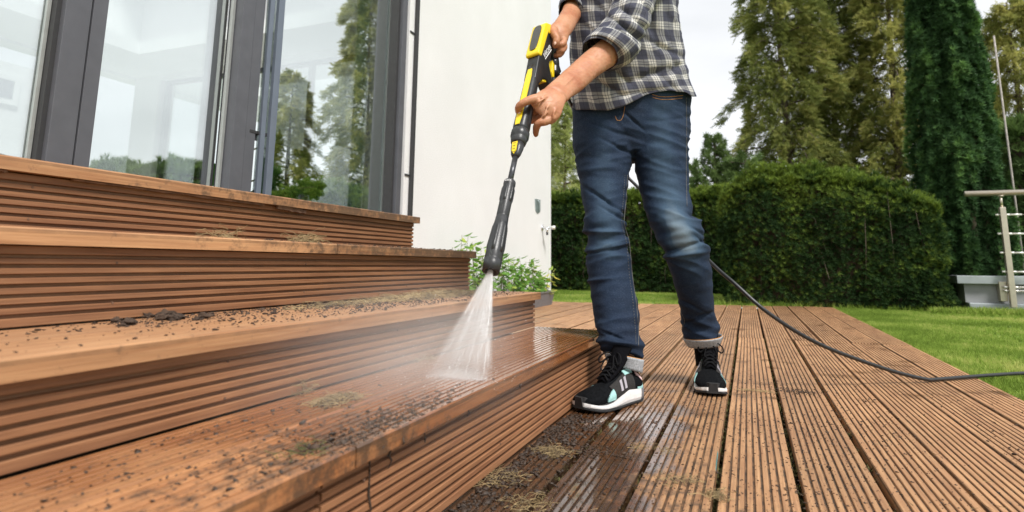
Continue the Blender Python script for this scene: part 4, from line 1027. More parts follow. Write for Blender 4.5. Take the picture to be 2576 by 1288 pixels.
M['stitch'] = simple('orange_stitching', (0.42, 0.19, 0.05), 0.7, var=0.3, nscale=300)
M['stitch_pale'] = simple('pale_stitching', (0.11, 0.105, 0.10), 0.8, var=0.4, nscale=300)
def plaid():
    t = NT('plaid_flannel'); uv = t.node('ShaderNodeAttribute', attribute_name='cloth'); s = t.node('ShaderNodeSeparateXYZ'); t.link(uv.outputs['Vector'], s.inputs[0])
    wob = t.noise(t.coord('Object'), 40, 2)
    def band(sock, off):
        k = t.math('FRACT', t.math('ADD', t.math('MULTIPLY', sock, 1 / 0.062), off))
        pale = t.ramp(k, [(0.0, 0.0), (0.55, 0.0), (0.57, 0.85), (0.665, 1.0), (0.68, 0.06), (0.705, 0.06), (0.715, 1.0), (0.80, 1.0), (0.81, .06), (0.835, .06), (0.845, 1.0), (0.95, 0.85), (0.97, 0.0)])
        thin = t.ramp(k, [(0.0, 0.0), (0.235, 0.0), (0.245, -1.0 * 0 + 0.0), (0.26, 0.0)])
        faint = t.ramp(k, [(0.20, 0.0), (0.22, 1.0), (0.25, 1.0), (0.27, 0.0)])
        return pale, faint
    pu, fu = band(s.outputs[0], 0.0); pv, fv = band(s.outputs[1], 0.3)
    mean = t.math('MULTIPLY', t.math('ADD', pu, pv), 0.5)
    c = t.ramp(mean, [(0.0, (0.070, 0.073, 0.103)), (0.5, (0.262, 0.262, 0.272)), (1.0, (0.67, 0.65, 0.62))])
    dark = t.math('MAXIMUM', fu, fv)
    c = t.mix(t.math('MULTIPLY', dark, 0.35), c, (0.026, 0.026, 0.036))
    fl = t.noise(t.coord('Object', (1, 1, 1)), 620, 3); fl2 = t.noise(t.coord('Object', (1, 1, 1)), 190, 3)
    c = t.mix(0.55, c, t.ramp(fl, [(0.3, (0.55, 0.55, 0.57)), (0.7, (1.25, 1.25, 1.22))]), 'MULTIPLY')
    nm = t.bump(fl, 0.5, 0.0012); nm = t.bump(fl2, 0.35, 0.002, nm)
    return t.bsdf(c, 0.92, 0, nm, 0.2)
M['plaid'] = plaid()
M['button'] = simple('white_button', (0.75, 0.74, 0.72), 0.3, var=0.05)
M['gunblack'] = simple('black_plastic', (0.016, 0.017, 0.018), 0.36, var=0.25, nscale=60, bump=0.12)
M['gungrey'] = simple('dark_grey_plastic', (0.030, 0.031, 0.033), 0.34, var=0.25, nscale=90, bump=0.15)
M['yellow'] = simple('yellow_plastic', (0.82, 0.60, 0.012), 0.32, var=0.04, nscale=20, coat=0.3)
M['display'] = simple('smoked_display', (0.012, 0.011, 0.010), 0.16, var=0.3, nscale=20, coat=0.6)
M['rodmetal'] = simple('dark_lance_tube', (0.07, 0.072, 0.078), 0.3, 0.6, var=0.15, nscale=60)
M['white'] = simple('white_print', (0.80, 0.80, 0.80), 0.5, var=0.03)
M['blackprint'] = simple('black_print', (0.02, 0.02, 0.02), 0.5)
M['suede'] = simple('black_suede', (0.0055, 0.006, 0.007), 0.95, var=0.6, nscale=160, bump=0.4, spec=0.08)
M['leather'] = simple('dark_grey_leather', (0.026, 0.024, 0.023), 0.7, var=0.25, nscale=200, bump=0.3, spec=0.2)
M['tonguem'] = simple('black_knit', (0.0045, 0.0045, 0.006), 0.9, var=0.3, nscale=400, bump=0.4, spec=0.08)
M['lacem'] = simple('black_lace', (0.007, 0.007, 0.008), 0.8, var=0.4, nscale=600, bump=0.3, spec=0.12)
M['mint'] = simple('mint_suede', (0.30, 0.52, 0.50), 0.8, var=0.08, nscale=150, bump=0.2)
M['midsole'] = simple('white_midsole', (0.78, 0.76, 0.74), 0.6, var=0.08, nscale=120, bump=0.3)
M['greysole'] = simple('grey_heel_sole', (0.17, 0.17, 0.18), 0.6, var=0.1, nscale=60)
M['pinkm'] = simple('pink_trim', (0.72, 0.50, 0.49), 0.7, var=0.06)
M['silver'] = simple('silver_bars', (0.40, 0.37, 0.40), 0.45, 0.3, var=0.1, nscale=200)
M['outsole'] = simple('black_outsole', (0.015, 0.015, 0.016), 0.7, var=0.3, nscale=90, bump=0.4)

base = onZ(1650, 1010, 0)
man = empty('person', (float(base[0]), float(base[1]), 0)); tag(man, 'standing person in grey plaid shirt and blue jeans holding a spray lance with both hands', 'person')

# ---- jeans outlines (front leg = his right leg, rear leg = his left leg)
LEG_A = [prow(1448, 262, 1595, 262, 2.33, .84), prow(1441, 325, 1603, 325, 2.30, .88), prow(1444, 375, 1598, 375, 2.26, .92), prow(1455, 441, 1583, 437, 2.22, 1.0), prow(1464, 490, 1578, 490, 2.18, 1.0), prow(1470, 535, 1573, 535, 2.14, 1.0),
         prow(1468, 575, 1574, 570, 2.11, 1.04), prow(1475, 615, 1583, 612, 2.09, 1.0), prow(1475, 655, 1588, 655, 2.08, 1.04), prow(1482, 708, 1593, 708, 2.06, 1.05), prow(1490, 765, 1603, 760, 2.03, 1.05), prow(1499, 810, 1609, 808, 2.00, 1.05), prow(1504, 845, 1612, 850, 1.97, 1.05), prow(1513, 872, 1616, 884, 1.95, 1.08), prow(1521, 888, 1616, 905, 1.94, 1.08)]
LEG_B = [prow(1585, 262, 1726, 255, 2.32, .84), prow(1574, 325, 1733, 325, 2.29, .90), prow(1590, 375, 1732, 374, 2.25, .95), prow(1603, 441, 1731, 441, 2.22, .98), prow(1616, 497, 1733, 500, 2.18, .98), prow(1634, 554, 1748, 545, 2.13, 1.0),
         prow(1655, 598, 1770, 590, 2.10, 1.04), prow(1675, 646, 1784, 640, 2.10, 1.02), prow(1692, 705, 1790, 700, 2.13, 1.08), prow(1705, 755, 1794, 752, 2.16, 1.08), prow(1714, 800, 1799, 795, 2.19, 1.08), prow(1716, 828, 1809, 822, 2.20, 1.08), prow(1724, 852, 1810, 838, 2.20, 1.08)]
HIPS = [prow(1449, 205, 1724, 200, 2.33, .58, flat=.85), prow(1441, 240, 1735, 238, 2.33, .62), prow(1441, 300, 1734, 300, 2.32, .60), prow(1446, 350, 1733, 350, 2.30, .56), prow(1480, 395, 1705, 395, 2.28, .55)]
def jeans_post(co, no, me):
    px = topx(co); n = len(co)
    knee = np.exp(-((px[:, 1] - 590) / 75) ** 2); hem = np.exp(-((px[:, 1] - 850) / 55) ** 2); cro = np.exp(-((px[:, 1] - 400) / 60) ** 2)
    A = 0.0022 + 0.0092 * knee + 0.0085 * hem + 0.0050 * cro
    P = co.copy(); sl = np.where(px[:, 0] > (1590 + (px[:, 1] - 420) * .22), 0.35, -0.30)
    w = np.array([mnoise.noise(Vector((p[0] * 5 + 3, p[1] * 5, (p[2] + s * p[0]) * 24))) for p, s in zip(P, sl)])
    w2 = np.array([mnoise.noise(Vector((p[0] * 9, p[1] * 9 + 7, (p[2] - .5 * s * p[0]) * 46))) for p, s in zip(P, sl)])
    r1 = 1 - np.abs(w) * 3.2; r1 = np.clip(r1, -1, 1)
    disp = A * (0.75 * r1 + 0.5 * w2) - A * .3
    # a few drawn creases: (x, y, half length px, slope, half width px, depth)
    for (cx_, cy_, hl, s, hw_, dp) in ((1530, 508, 60, .62, 6, .007), (1560, 545, 40, .5, 5, .006), (1522, 583, 55, .02, 6, -.008), (1500, 634, 45, -.22, 5, .009), (1545, 622, 45, -.28, 6, -.007), (1560, 862, 60, .15, 8, -.009), (1545, 845, 45, .4, 5, .006),
                                    (1715, 640, 70, -.10, 8, -.007), (1720, 622, 60, -.30, 6, .006), (1760, 545, 22, .4, 5, .006), (1762, 585, 22, .5, 5, .007), (1770, 560, 20, .3, 4, -.006), (1775, 610, 20, .6, 4, .006), (1500, 425, 60, -.1, 8, -.003), (1545, 330, 60, .35, 7, .005), (1560, 372, 45, .5, 6, .005), (1500, 705, 45, -.12, 6, -.005), (1760, 800, 40, -.4, 7, .006), (1740, 770, 40, .5, 6, .004), (1690, 300, 60, -.12, 7, .003), (1590, 300, 30, .9, 6, .005)):
        dx = px[:, 0] - cx_; dy = px[:, 1] - cy_ - s * dx
        disp -= 1.7 * dp * np.exp(-(dy / (hw_ * .78)) ** 2) * np.exp(-(dx / hl) ** 2)
    out = co + no * disp[:, None]
    # wear: faded thighs and knees, dark lower legs
    rightleg = px[:, 0] > (1590 + np.maximum(0, px[:, 1] - 420) * .22)
    mid = np.where(rightleg, np.interp(px[:, 1], [250, 400, 500, 600, 700, 850], [1665, 1662, 1680, 1715, 1745, 1765]), np.interp(px[:, 1], [250, 400, 600, 850], [1515, 1515, 1522, 1560]))
    across = np.exp(-((px[:, 0] - mid) / np.where(rightleg, 46, 40)) ** 2)
    down = np.interp(px[:, 1], [200, 290, 420, 520, 590, 625, 660, 760, 860], [.30, .40, .55, .75, 1.0, .95, .35, .12, .05])
    nz_ = np.array([mnoise.noise(Vector((p[0] * 12, p[1] * 12, p[2] * 30))) for p in co])
    frontf = np.clip(-(no @ CM[:, 2]) * 1.3, 0, 1)
    fade = np.clip(.15 + across * down * .68 * frontf * np.where(rightleg, 1.0, .66) + nz_ * .07 + np.clip(r1, 0, 1) * knee * .13, 0, 1)
    a = me.attributes.new('fade', 'FLOAT', 'POINT'); a.data.foreach_set('value', fade.astype(np.float32))
    return out
jp = [ring_loft(rows_to_rings(LEG_A, 28)), ring_loft(rows_to_rings(LEG_B, 28)), ring_loft(rows_to_rings(HIPS, 36))]
jeans = wobj('jeans', remesh('jeans', jp, 0.0044, M['denim'], 6, jeans_post), man); jeans['label'] = 'blue jeans faded at the knees with rolled hems'

def surf_pt(px, py, obj_me, off=0.001):
    """point on a mesh along the line of sight through a picture point"""
    return None
from mathutils.bvhtree import BVHTree
def bvh_of(me, z=None): return BVHTree.FromPolygons([v.co[:] for v in me.vertices], [p.vertices[:] for p in me.polygons])
jb = bvh_of(jeans.data)
def on_surface(tree, px, py, off=0.0012):
    d = Vector(ray(px, py)).normalized(); h = tree.ray_cast(Vector(CAM), d)
    if h[0] is None: return None
    return np.array(h[0]) + np.array(h[1]) * off
def seam(name, pts, tree, rad, m, parent, k=5, off=0.0006, dash=None):
    P = smooth_path([np.array([a, b, 0.]) for a, b in pts], k); S_ = [on_surface(tree, p[0], p[1], off) for p in P]; S_ = [p for p in S_ if p is not None]
    if len(S_) < 2: return None
    mb = MB()
    if dash:
        for i in range(0, len(S_) - 1, 2): mb.tube([S_[i], S_[i + 1]], rad, 5)
    else: mb.tube(S_, rad, 5)
    return wobj(name, mb.mesh(name, m, True), parent)
seam('seam', [(1578, 440), (1575, 500), (1570, 560), (1583, 610), (1590, 690), (1600, 760), (1606, 830), (1606, 870)], jb, .0011, M['stitch_pale'], jeans, 12)
seam('seam', [(1572, 440), (1568, 500), (1564, 560), (1576, 612), (1583, 690), (1592, 760), (1598, 830), (1600, 866)], jb, .0009, M['stitch_pale'], jeans, 20, dash=1)
seam('seam', [(1726, 245), (1727, 330), (1726, 430), (1728, 520)], jb, .0009, M['stitch_pale'], jeans, 12)
seam('seam', [(1640, 238), (1660, 243), (1690, 243), (1718, 240)], jb, .0011, M['stitch'], jeans, 8)
seam('seam', [(1642, 245), (1662, 250), (1690, 250), (1716, 247)], jb, .0009, M['stitch'], jeans, 8)
seam('seam', [(1548, 292), (1552, 302), (1562, 302), (1568, 290), (1572, 268)], jb, .0010, M['stitch'], jeans, 6)
seam('seam', [(1677, 660), (1690, 720), (1708, 775), (1722, 805), (1716, 830)], jb, .0009, M['stitch_pale'], jeans, 10)
# rolled cuffs: pale inside of the denim with an orange chain stitch
def cuff(rows, lab):
    rg = rows_to_rings(rows, 28, 3)
    V, Fc = ring_loft(rg, False); o = wobj('rolled_hem', np_mesh('rolled_hem', np.array(V), Fc, M['denim_in'], True), man); o['label'] = lab
    sd_ = o.modifiers.new('s', 'SOLIDIFY'); sd_.thickness = 0.004; sd_.offset = 0
    top_ = rg[0] + [rg[0][0]]; mb = MB(); mb.tube([p * 1.0 for p in top_], .0016, 5)
    wobj('stitching', mb.mesh('stitching', M['stitch'], True), o); return o
cuff([prow(1521, 886, 1617, 905, 1.935, 1.12), prow(1526, 900, 1615, 922, 1.93, 1.05), prow(1530, 915, 1613, 938, 1.925, .98)], 'rolled hem showing pale inside, front leg')
cuff([prow(1720, 851, 1814, 840, 2.20, 1.20), prow(1725, 861, 1811, 852, 2.198, 1.16), prow(1733, 873, 1806, 867, 2.195, 1.08)], 'rolled hem above the farther shoe')

# ---- arms, hands, torso, head
ARM_F = [prow(1568, -60, 1640, -60, 2.14, .9), prow(1560, 20, 1622, 25, 2.10, .9), prow(1536, 74, 1594, 112, 2.06, .85), prow(1499, 110, 1552, 158, 2.02, .85), prow(1466, 137, 1521, 178, 1.98, .80), prow(1443, 158, 1500, 193, 1.94, .78), prow(1407, 190, 1466, 224, 1.88, .74), prow(1386, 209, 1440, 242, 1.83, .64), prow(1370, 222, 1427, 254, 1.79, .54)]
PALM_F = [prow(1372, 223, 1424, 251, 1.79, .52), prow(1354, 233, 1419, 266, 1.765, .42), prow(1340, 243, 1413, 285, 1.748, .34), prow(1334, 257, 1402, 303, 1.742, .29), prow(1344, 278, 1388, 306, 1.745, .29)]
def digit(pts, rads, n=10): return tube_geo(smooth_path(pts, 4), list(np.interp(np.linspace(0, 1, (len(pts) - 1) * 4 + 1), np.linspace(0, 1, len(rads)), rads)), n)
hand_f = [digit([atc(1362, 246, 1.745), atc(1338, 250, 1.728), atc(1318, 258, 1.722), atc(1306, 268, 1.730), atc(1304, 279, 1.745), atc(1307, 288, 1.757)], [.015, .0135, .0112, .0118, .0098, .0070]),
          digit([atc(1392, 292, 1.752), atc(1372, 305, 1.735), atc(1356, 309, 1.728), atc(1350, 319, 1.738), atc(1348, 331, 1.752), atc(1348, 341, 1.765)], [.0155, .0135, .0108, .0112, .0092, .0068]),
          digit([atc(1400, 278, 1.750), atc(1392, 296, 1.745), atc(1380, 306, 1.745)], [.013, .014, .012]),
          digit([atc(1372, 288, 1.775), atc(1352, 300, 1.81), atc(1330, 303, 1.825), atc(1312, 298, 1.805)], [.014, .0125, .0115, .008]),
          digit([atc(1360, 270, 1.78), atc(1345, 283, 1.82), atc(1325, 285, 1.83), atc(1310, 278, 1.81)], [.014, .0125, .0115, .008]),
          digit([atc(1358, 252, 1.785), atc(1345, 264, 1.825), atc(1330, 266, 1.83), atc(1318, 260, 1.815)], [.0125, .011, .010, .007])]
ARM_B = [prow(1445, -130, 1530, -120, 2.38, .9), prow(1434, -60, 1496, -50, 2.34, .85), prow(1424, -5, 1468, 25, 2.25, .85), prow(1416, 22, 1452, 58, 2.17, .78), prow(1404, 42, 1438, 82, 2.10, .70), prow(1394, 56, 1430, 94, 2.065, .60)]
PALM_B = [prow(1394, 56, 1430, 92, 2.065, .60), prow(1384, 66, 1428, 104, 2.045, .46), prow(1382, 80, 1422, 118, 2.04, .40), prow(1388, 94, 1416, 124, 2.045, .38)]
hand_b = [digit([atc(1390, 72, 2.035), atc(1394, 86, 2.005), atc(1400, 99, 1.992), atc(1398, 111, 1.992), atc(1396, 120, 2.0)], [.017, .0148, .0128, .0132, .0088]),
          digit([atc(1414, 92, 2.05), atc(1419, 104, 2.025), atc(1413, 112, 2.01), atc(1402, 120, 2.015)], [.0128, .0105, .0118, .0078]),
          digit([atc(1416, 104, 2.055), atc(1421, 118, 2.03), atc(1413, 127, 2.015), atc(1400, 131, 2.02)], [.0122, .0100, .0112, .0078]),
          digit([atc(1408, 116, 2.06), atc(1415, 129, 2.035), atc(1407, 138, 2.02), atc(1394, 140, 2.03)], [.0112, .0094, .0102, .0070]),
          digit([atc(1386, 84, 2.05), atc(1378, 94, 2.06), atc(1370, 102, 2.07)], [.0135, .012, .0095])]
TORSO = [prow(1440, 268, 1741, 246, 2.33, .68, flat=.74), prow(1440, 215, 1728, 200, 2.32, .67), prow(1437, 150, 1718, 150, 2.30, .64), prow(1437, 90, 1707, 90, 2.28, .62), prow(1436, 30, 1699, 30, 2.27, .60), prow(1432, -40, 1700, -40, 2.26, .58),
         prow(1428, -110, 1708, -110, 2.26, .56), prow(1432, -180, 1712, -180, 2.27, .50), prow(1462, -232, 1690, -232, 2.28, .42), prow(1515, -262, 1625, -262, 2.28, .62)]
NECK = [prow(1525, -230, 1612, -230, 2.28, .9), prow(1530, -275, 1600, -275, 2.26, .95), prow(1528, -310, 1596, -310, 2.24, 1.0)]
HEAD = [prow(1530, -300, 1590, -296, 2.22, 1.1), prow(1510, -325, 1600, -320, 2.22, 1.15), prow(1500, -365, 1612, -360, 2.22, 1.15), prow(1500, -410, 1618, -405, 2.22, 1.12), prow(1510, -450, 1610, -445, 2.22, 1.1), prow(1535, -478, 1590, -475, 2.22, 1.0)]
hand_f += [digit([atc(1354, 258, 1.728), atc(1350, 256, 1.726)], [.0125, .0125]), digit([atc(1372, 290, 1.727), atc(1368, 287, 1.726)], [.0125, .0125]), digit([atc(1391, 300, 1.737), atc(1388, 298, 1.735)], [.0125, .012]),
          digit([atc(1398, 240, 1.770), atc(1378, 268, 1.7255), atc(1370, 287, 1.719)], [.003, .0032, .0032], 8), digit([atc(1408, 248, 1.774), atc(1396, 276, 1.7315), atc(1390, 298, 1.724)], [.003, .0032, .0032], 8), digit([atc(1388, 232, 1.768), atc(1366, 250, 1.7235), atc(1352, 257, 1.716)], [.003, .003, .003], 8),
          digit([atc(1460, 178, 1.885), atc(1430, 205, 1.825), atc(1404, 232, 1.775)], [.0028, .003, .0028], 8)]
FEETIN = []
body_parts = [ring_loft(rows_to_rings(r_, 22)) for r_ in (ARM_F, PALM_F, ARM_B, PALM_B, NECK, HEAD)]
body_parts += [ring_loft(rows_to_rings(shrink(TORSO, .84), 30)), ring_loft(rows_to_rings(shrink(HIPS, .84), 30)), ring_loft(rows_to_rings(shrink(LEG_A, .74), 20)), ring_loft(rows_to_rings(shrink(LEG_B, .74), 20))]
body_parts += hand_f + hand_b
body_parts += [digit([atc(1505, -362, 2.17), atc(1494, -352, 2.14), atc(1500, -345, 2.16)], [.012, .012, .010]),          # nose
               digit([atc(1600, -378, 2.26), atc(1604, -355, 2.26)], [.014, .010]),
               digit([atc(1568, 890, 1.95), atc(1568, 930, 1.95), atc(1560, 965, 1.94)], [.036, .034, .026]), digit([atc(1768, 840, 2.22), atc(1774, 880, 2.24), atc(1778, 915, 2.22)], [.036, .034, .026]),
               digit([atc(1690, -190, 2.27), atc(1640, -120, 2.20), atc(1604, -50, 2.14)], [.065, .058, .05]), digit([atc(1455, -180, 2.30), atc(1470, -120, 2.36), atc(1470, -60, 2.34)], [.06, .055, .045])]
def skin_post(co, no, me):
    w = np.array([mnoise.noise(Vector(p * 28)) + .6 * (1 - 2.4 * abs(mnoise.noise(Vector((p[0] * 60, p[1] * 60, p[2] * 95))))) for p in co]); return co + no * (w * .0010)[:, None]
body = wobj('body', remesh('body', body_parts, 0.0030, M['skin'], 2, skin_post), man)
# nails, eyes, hair
nb_ = bvh_of(body.data)
for (px, py, r) in ((1396, 109, .0062), (1306, 283, .005)):
    p = on_surface(nb_, px, py, .0002)
    if p is not None:
        bm = bmesh.new(); bmesh.ops.create_icosphere(bm, subdivisions=2, radius=1)
        V = np.array([tuple(v.co) for v in bm.verts]) * np.array([r * .8, r * .35, r * 1.1]) + p; Fc = [tuple(v.index for v in f.verts) for f in bm.faces]; bm.free()
        wobj('nail', np_mesh('nail', V, Fc, M['nail'], True), man)
hr = rows_to_rings([prow(1520, -415, 1622, -350, 2.25, 1.1), prow(1506, -440, 1624, -395, 2.25, 1.18), prow(1508, -465, 1616, -440, 2.24, 1.1), prow(1535, -490, 1592, -484, 2.23, .9)], 24, 4)
V, Fc = ring_loft(hr); V = [p + 0.004 * np.array([nz3(p, 40), nz3(p, 40, 3), nz3(p, 40, 9)]) for p in V]; wobj('hair', np_mesh('hair', np.array(V), Fc, M['hair'], True), man)
for ex in (1512, 1545):
    c = atc(ex, -380, 2.115); V, Fc = tube_geo([c, c + np.array([0.0, 0.004, 0])], .009, 12); wobj('eye', np_mesh('eye', np.array(V), Fc, M['white'], True), man)

# ---- shirt: cloth shell with its own thread coordinates
def cloth(name, rows, n, sub, m, parent, hem=None, amp=0.004, seedv=0.0, uvoff=(0, 0), grow=1.0, fold=None, skew=0.0):
    rg = rows_to_rings(rows, n, sub); m_ = len(rg); G = np.array(rg)
    if grow != 1.0:
        cc = G.mean(axis=1, keepdims=True); G = cc + (G - cc) * grow
    if hem is not None:       # row 0 is the bottom: slide each column down to its own hem line
        G2 = G.copy()
        for j in range(n):
            zl = hem(G[0, j], math.sin(2 * math.pi * j / n) > -0.12); z0 = G[0, j, 2]
            k = np.clip((G[min(10, m_ - 1), j, 2] - G[:, j, 2]) / (G[min(10, m_ - 1), j, 2] - z0), 0, 1)
            G2[:, j, 2] += k * (zl - z0)
        G = G2
    du = np.linalg.norm(np.roll(G, -1, axis=1) - G, axis=2); circ = np.cumsum(du, axis=1) - du
    mr_ = circ.shape[0] // 2; U = np.tile(circ[mr_], (m_, 1)); U = 0.5 * circ + 0.5 * U
    dv = np.linalg.norm(np.diff(G, axis=0), axis=2).mean(axis=1); Vv = np.concatenate([[0], np.cumsum(dv)])
    cen = G.mean(axis=1, keepdims=True); out = G - cen; out /= np.linalg.norm(out, axis=2, keepdims=True)
    UV = np.zeros((m_, n, 3)); UV[..., 0] = U + uvoff[0]; UV[..., 1] = Vv[:, None] + uvoff[1] + skew * U
    for i in range(m_):
        for j in range(n):
            p = G[i, j]; a = mnoise.noise(Vector((p[0] * 7 + seedv, p[1] * 7, p[2] * 9))); b_ = mnoise.noise(Vector((p[0] * 14, p[1] * 14 + seedv, (p[2] + .8 * p[0]) * 26)))
            f = fold(p) if fold else 0.0
            G[i, j] = p + out[i, j] * (amp * (1.3 * a + 1.1 * (1 - 2.6 * abs(b_)) * .6) + f)
            UV[i, j, 0] += 0.006 * a; UV[i, j, 1] += 0.005 * b_
    V = G.reshape(-1, 3); Fc = []
    # seam column duplicated so the pattern does not smear
    Gs = np.concatenate([G, G[:, :1]], axis=1); UVs = np.concatenate([UV, UV[:, :1] + np.array([[[0, 0, 0]]])], axis=1)
    UVs[:, -1, 0] = UV[:, -1, 0] + du[:, -1]
    V = Gs.reshape(-1, 3); w = n + 1
    Fc = np.array([(i * w + j, i * w + j + 1, (i + 1) * w + j + 1, (i + 1) * w + j) for i in range(m_ - 1) for j in range(n)])
    me = np_mesh(name, V, Fc, m, True, {'cloth': ('POINT', 'FLOAT_VECTOR', UVs.reshape(-1, 3))})
    o = wobj(name, me, parent); s_ = o.modifiers.new('thick', 'SOLIDIFY'); s_.thickness = 0.0022; s_.offset = -1
    return o, G
HEMX = [1425, 1440, 1450, 1490, 1527, 1560, 1587, 1627, 1660, 1687, 1725, 1742]; HEMY = [262, 270, 276, 277, 279, 271, 259, 237, 229, 226, 232, 243]
def hem_fn(p, front):
    q = topx(np.array([p]))[0]; y = float(np.interp(q[0], HEMX, HEMY)) if front else 244
    return atc(q[0], y, q[2])[2]
def torso_fold(p):
    q = topx(np.array([p]))[0]; s_ = 0
    for (cx_, cy_, hl, sl, hw_, dp) in ((1640, 60, 22, 3.2, 9, .008), (1668, 120, 60, .5, 8, .006), (1630, 190, 70, -.35, 9, .007), (1520, 215, 60, .55, 9, .007), (1600, 235, 80, -.15, 8, .005), (1480, 250, 8, 4.0, 6, .004), (1690, 40, 14, 3.0, 8, -.006), (1560, 190, 50, .8, 8, .006), (1690, 180, 35, -.6, 8, .005), (1700, 225, 30, .9, 7, .006)):
        dx = q[0] - cx_; 
        if abs(sl) > 1.5: dxx = dx - (q[1] - cy_) / sl; s_ -= dp * math.exp(-(dxx / hw_) ** 2) * math.exp(-((q[1] - cy_) / 55) ** 2)
        else:
            dy = q[1] - cy_ - sl * dx; s_ -= dp * math.exp(-(dy / hw_) ** 2) * math.exp(-(dx / hl) ** 2)
    return s_
TS = list(TORSO)
shirt, SG = cloth('shirt', TS, 150, 14, M['plaid'], man, hem=hem_fn, amp=.0042, fold=lambda p: 1.7 * torso_fold(p), uvoff=(0.012, 0.0))
shirt['label'] = 'grey and cream plaid flannel shirt'
SLV = [prow(1700, -190, 1600, -205, 2.22, .95), prow(1716, -130, 1578, -120, 2.17, .95), prow(1690, -60, 1560, -50, 2.12, .95), prow(1650, 0, 1541, 4, 2.09, .95), prow(1636, 40, 1528, 40, 2.065, .95), prow(1625, 80, 1512, 62, 2.05, .90), prow(1608, 124, 1496, 82, 2.04, .86), prow(1580, 158, 1486, 98, 2.03, .82)]
def slv_fold(p):
    q = topx(np.array([p]))[0]; s_ = 0
    for (cx_, cy_, hl, sl, hw_, dp) in ((1600, 90, 40, .75, 7, .010), (1605, 55, 45, .9, 7, .009), (1575, 105, 55, .62, 5, -.006), (1590, 30, 50, .3, 7, .006), (1560, 60, 60, .6, 5, .006), (1625, 20, 30, 1.2, 6, .006)):
        dx = q[0] - cx_; dy = q[1] - cy_ - sl * dx; s_ -= dp * math.exp(-(dy / hw_) ** 2) * math.exp(-(dx / hl) ** 2)
    return s_
slv, _ = cloth('sleeve', SLV, 72, 8, M['plaid'], man, amp=.005, seedv=4, uvoff=(0.03, .02), fold=lambda p: 1.4 * slv_fold(p)); slv['label'] = 'near sleeve pushed up to the elbow'
CUF = [prow(1602, 134, 1496, 80, 2.035, .92), prow(1584, 154, 1484, 92, 2.028, .97), prow(1563, 164, 1475, 103, 2.018, .97), prow(1547, 163, 1473, 112, 2.008, .95)]
cf, _ = cloth('rolled_cuff', CUF, 72, 6, M['plaid'], slv, amp=.003, seedv=9, uvoff=(0.0, .04), grow=1.05)
SLB = [prow(1452, -190, 1560, -190, 2.32, 1.0), prow(1432, -130, 1552, -120, 2.38, 1.1), prow(1424, -62, 1512, -50, 2.35, 1.1), prow(1415, -10, 1478, 25, 2.26, 1.0), prow(1411, 14, 1464, 44, 2.20, 1.0)]
sb_, _ = cloth('sleeve', SLB, 48, 6, M['plaid'], man, amp=.004, seedv=14); sb_['label'] = 'far sleeve mostly hidden behind the body'
# placket seam and button
stree = bvh_of(shirt.data)
seam('placket', [(1459, 10), (1463, 60), (1466, 120), (1467, 150)], stree, .0014, M['stitch_pale'], shirt, 8)
seam('placket', [(1478, 222), (1481, 245), (1484, 262)], stree, .0014, M['stitch_pale'], shirt, 8)
p = on_surface(stree, 1448, 45, .002)
if p is not None:
    fw = CM[:, 2]; wobj('button', MB().tube([p, p - fw * .0025], .0062, 16).mesh('button', M['button'], False), shirt)

# ---- socks
for pts_ in (((1568, 900, 1.95), (1568, 930, 1.95), (1562, 968, 1.93)), ((1770, 850, 2.22), (1775, 885, 2.235), (1779, 920, 2.22))):
    V, Fc = tube_geo(smooth_path([atc(*q) for q in pts_], 4), .0405, 18); wobj('sock', np_mesh('sock', np.array(V), Fc, M['tonguem'], True), man)
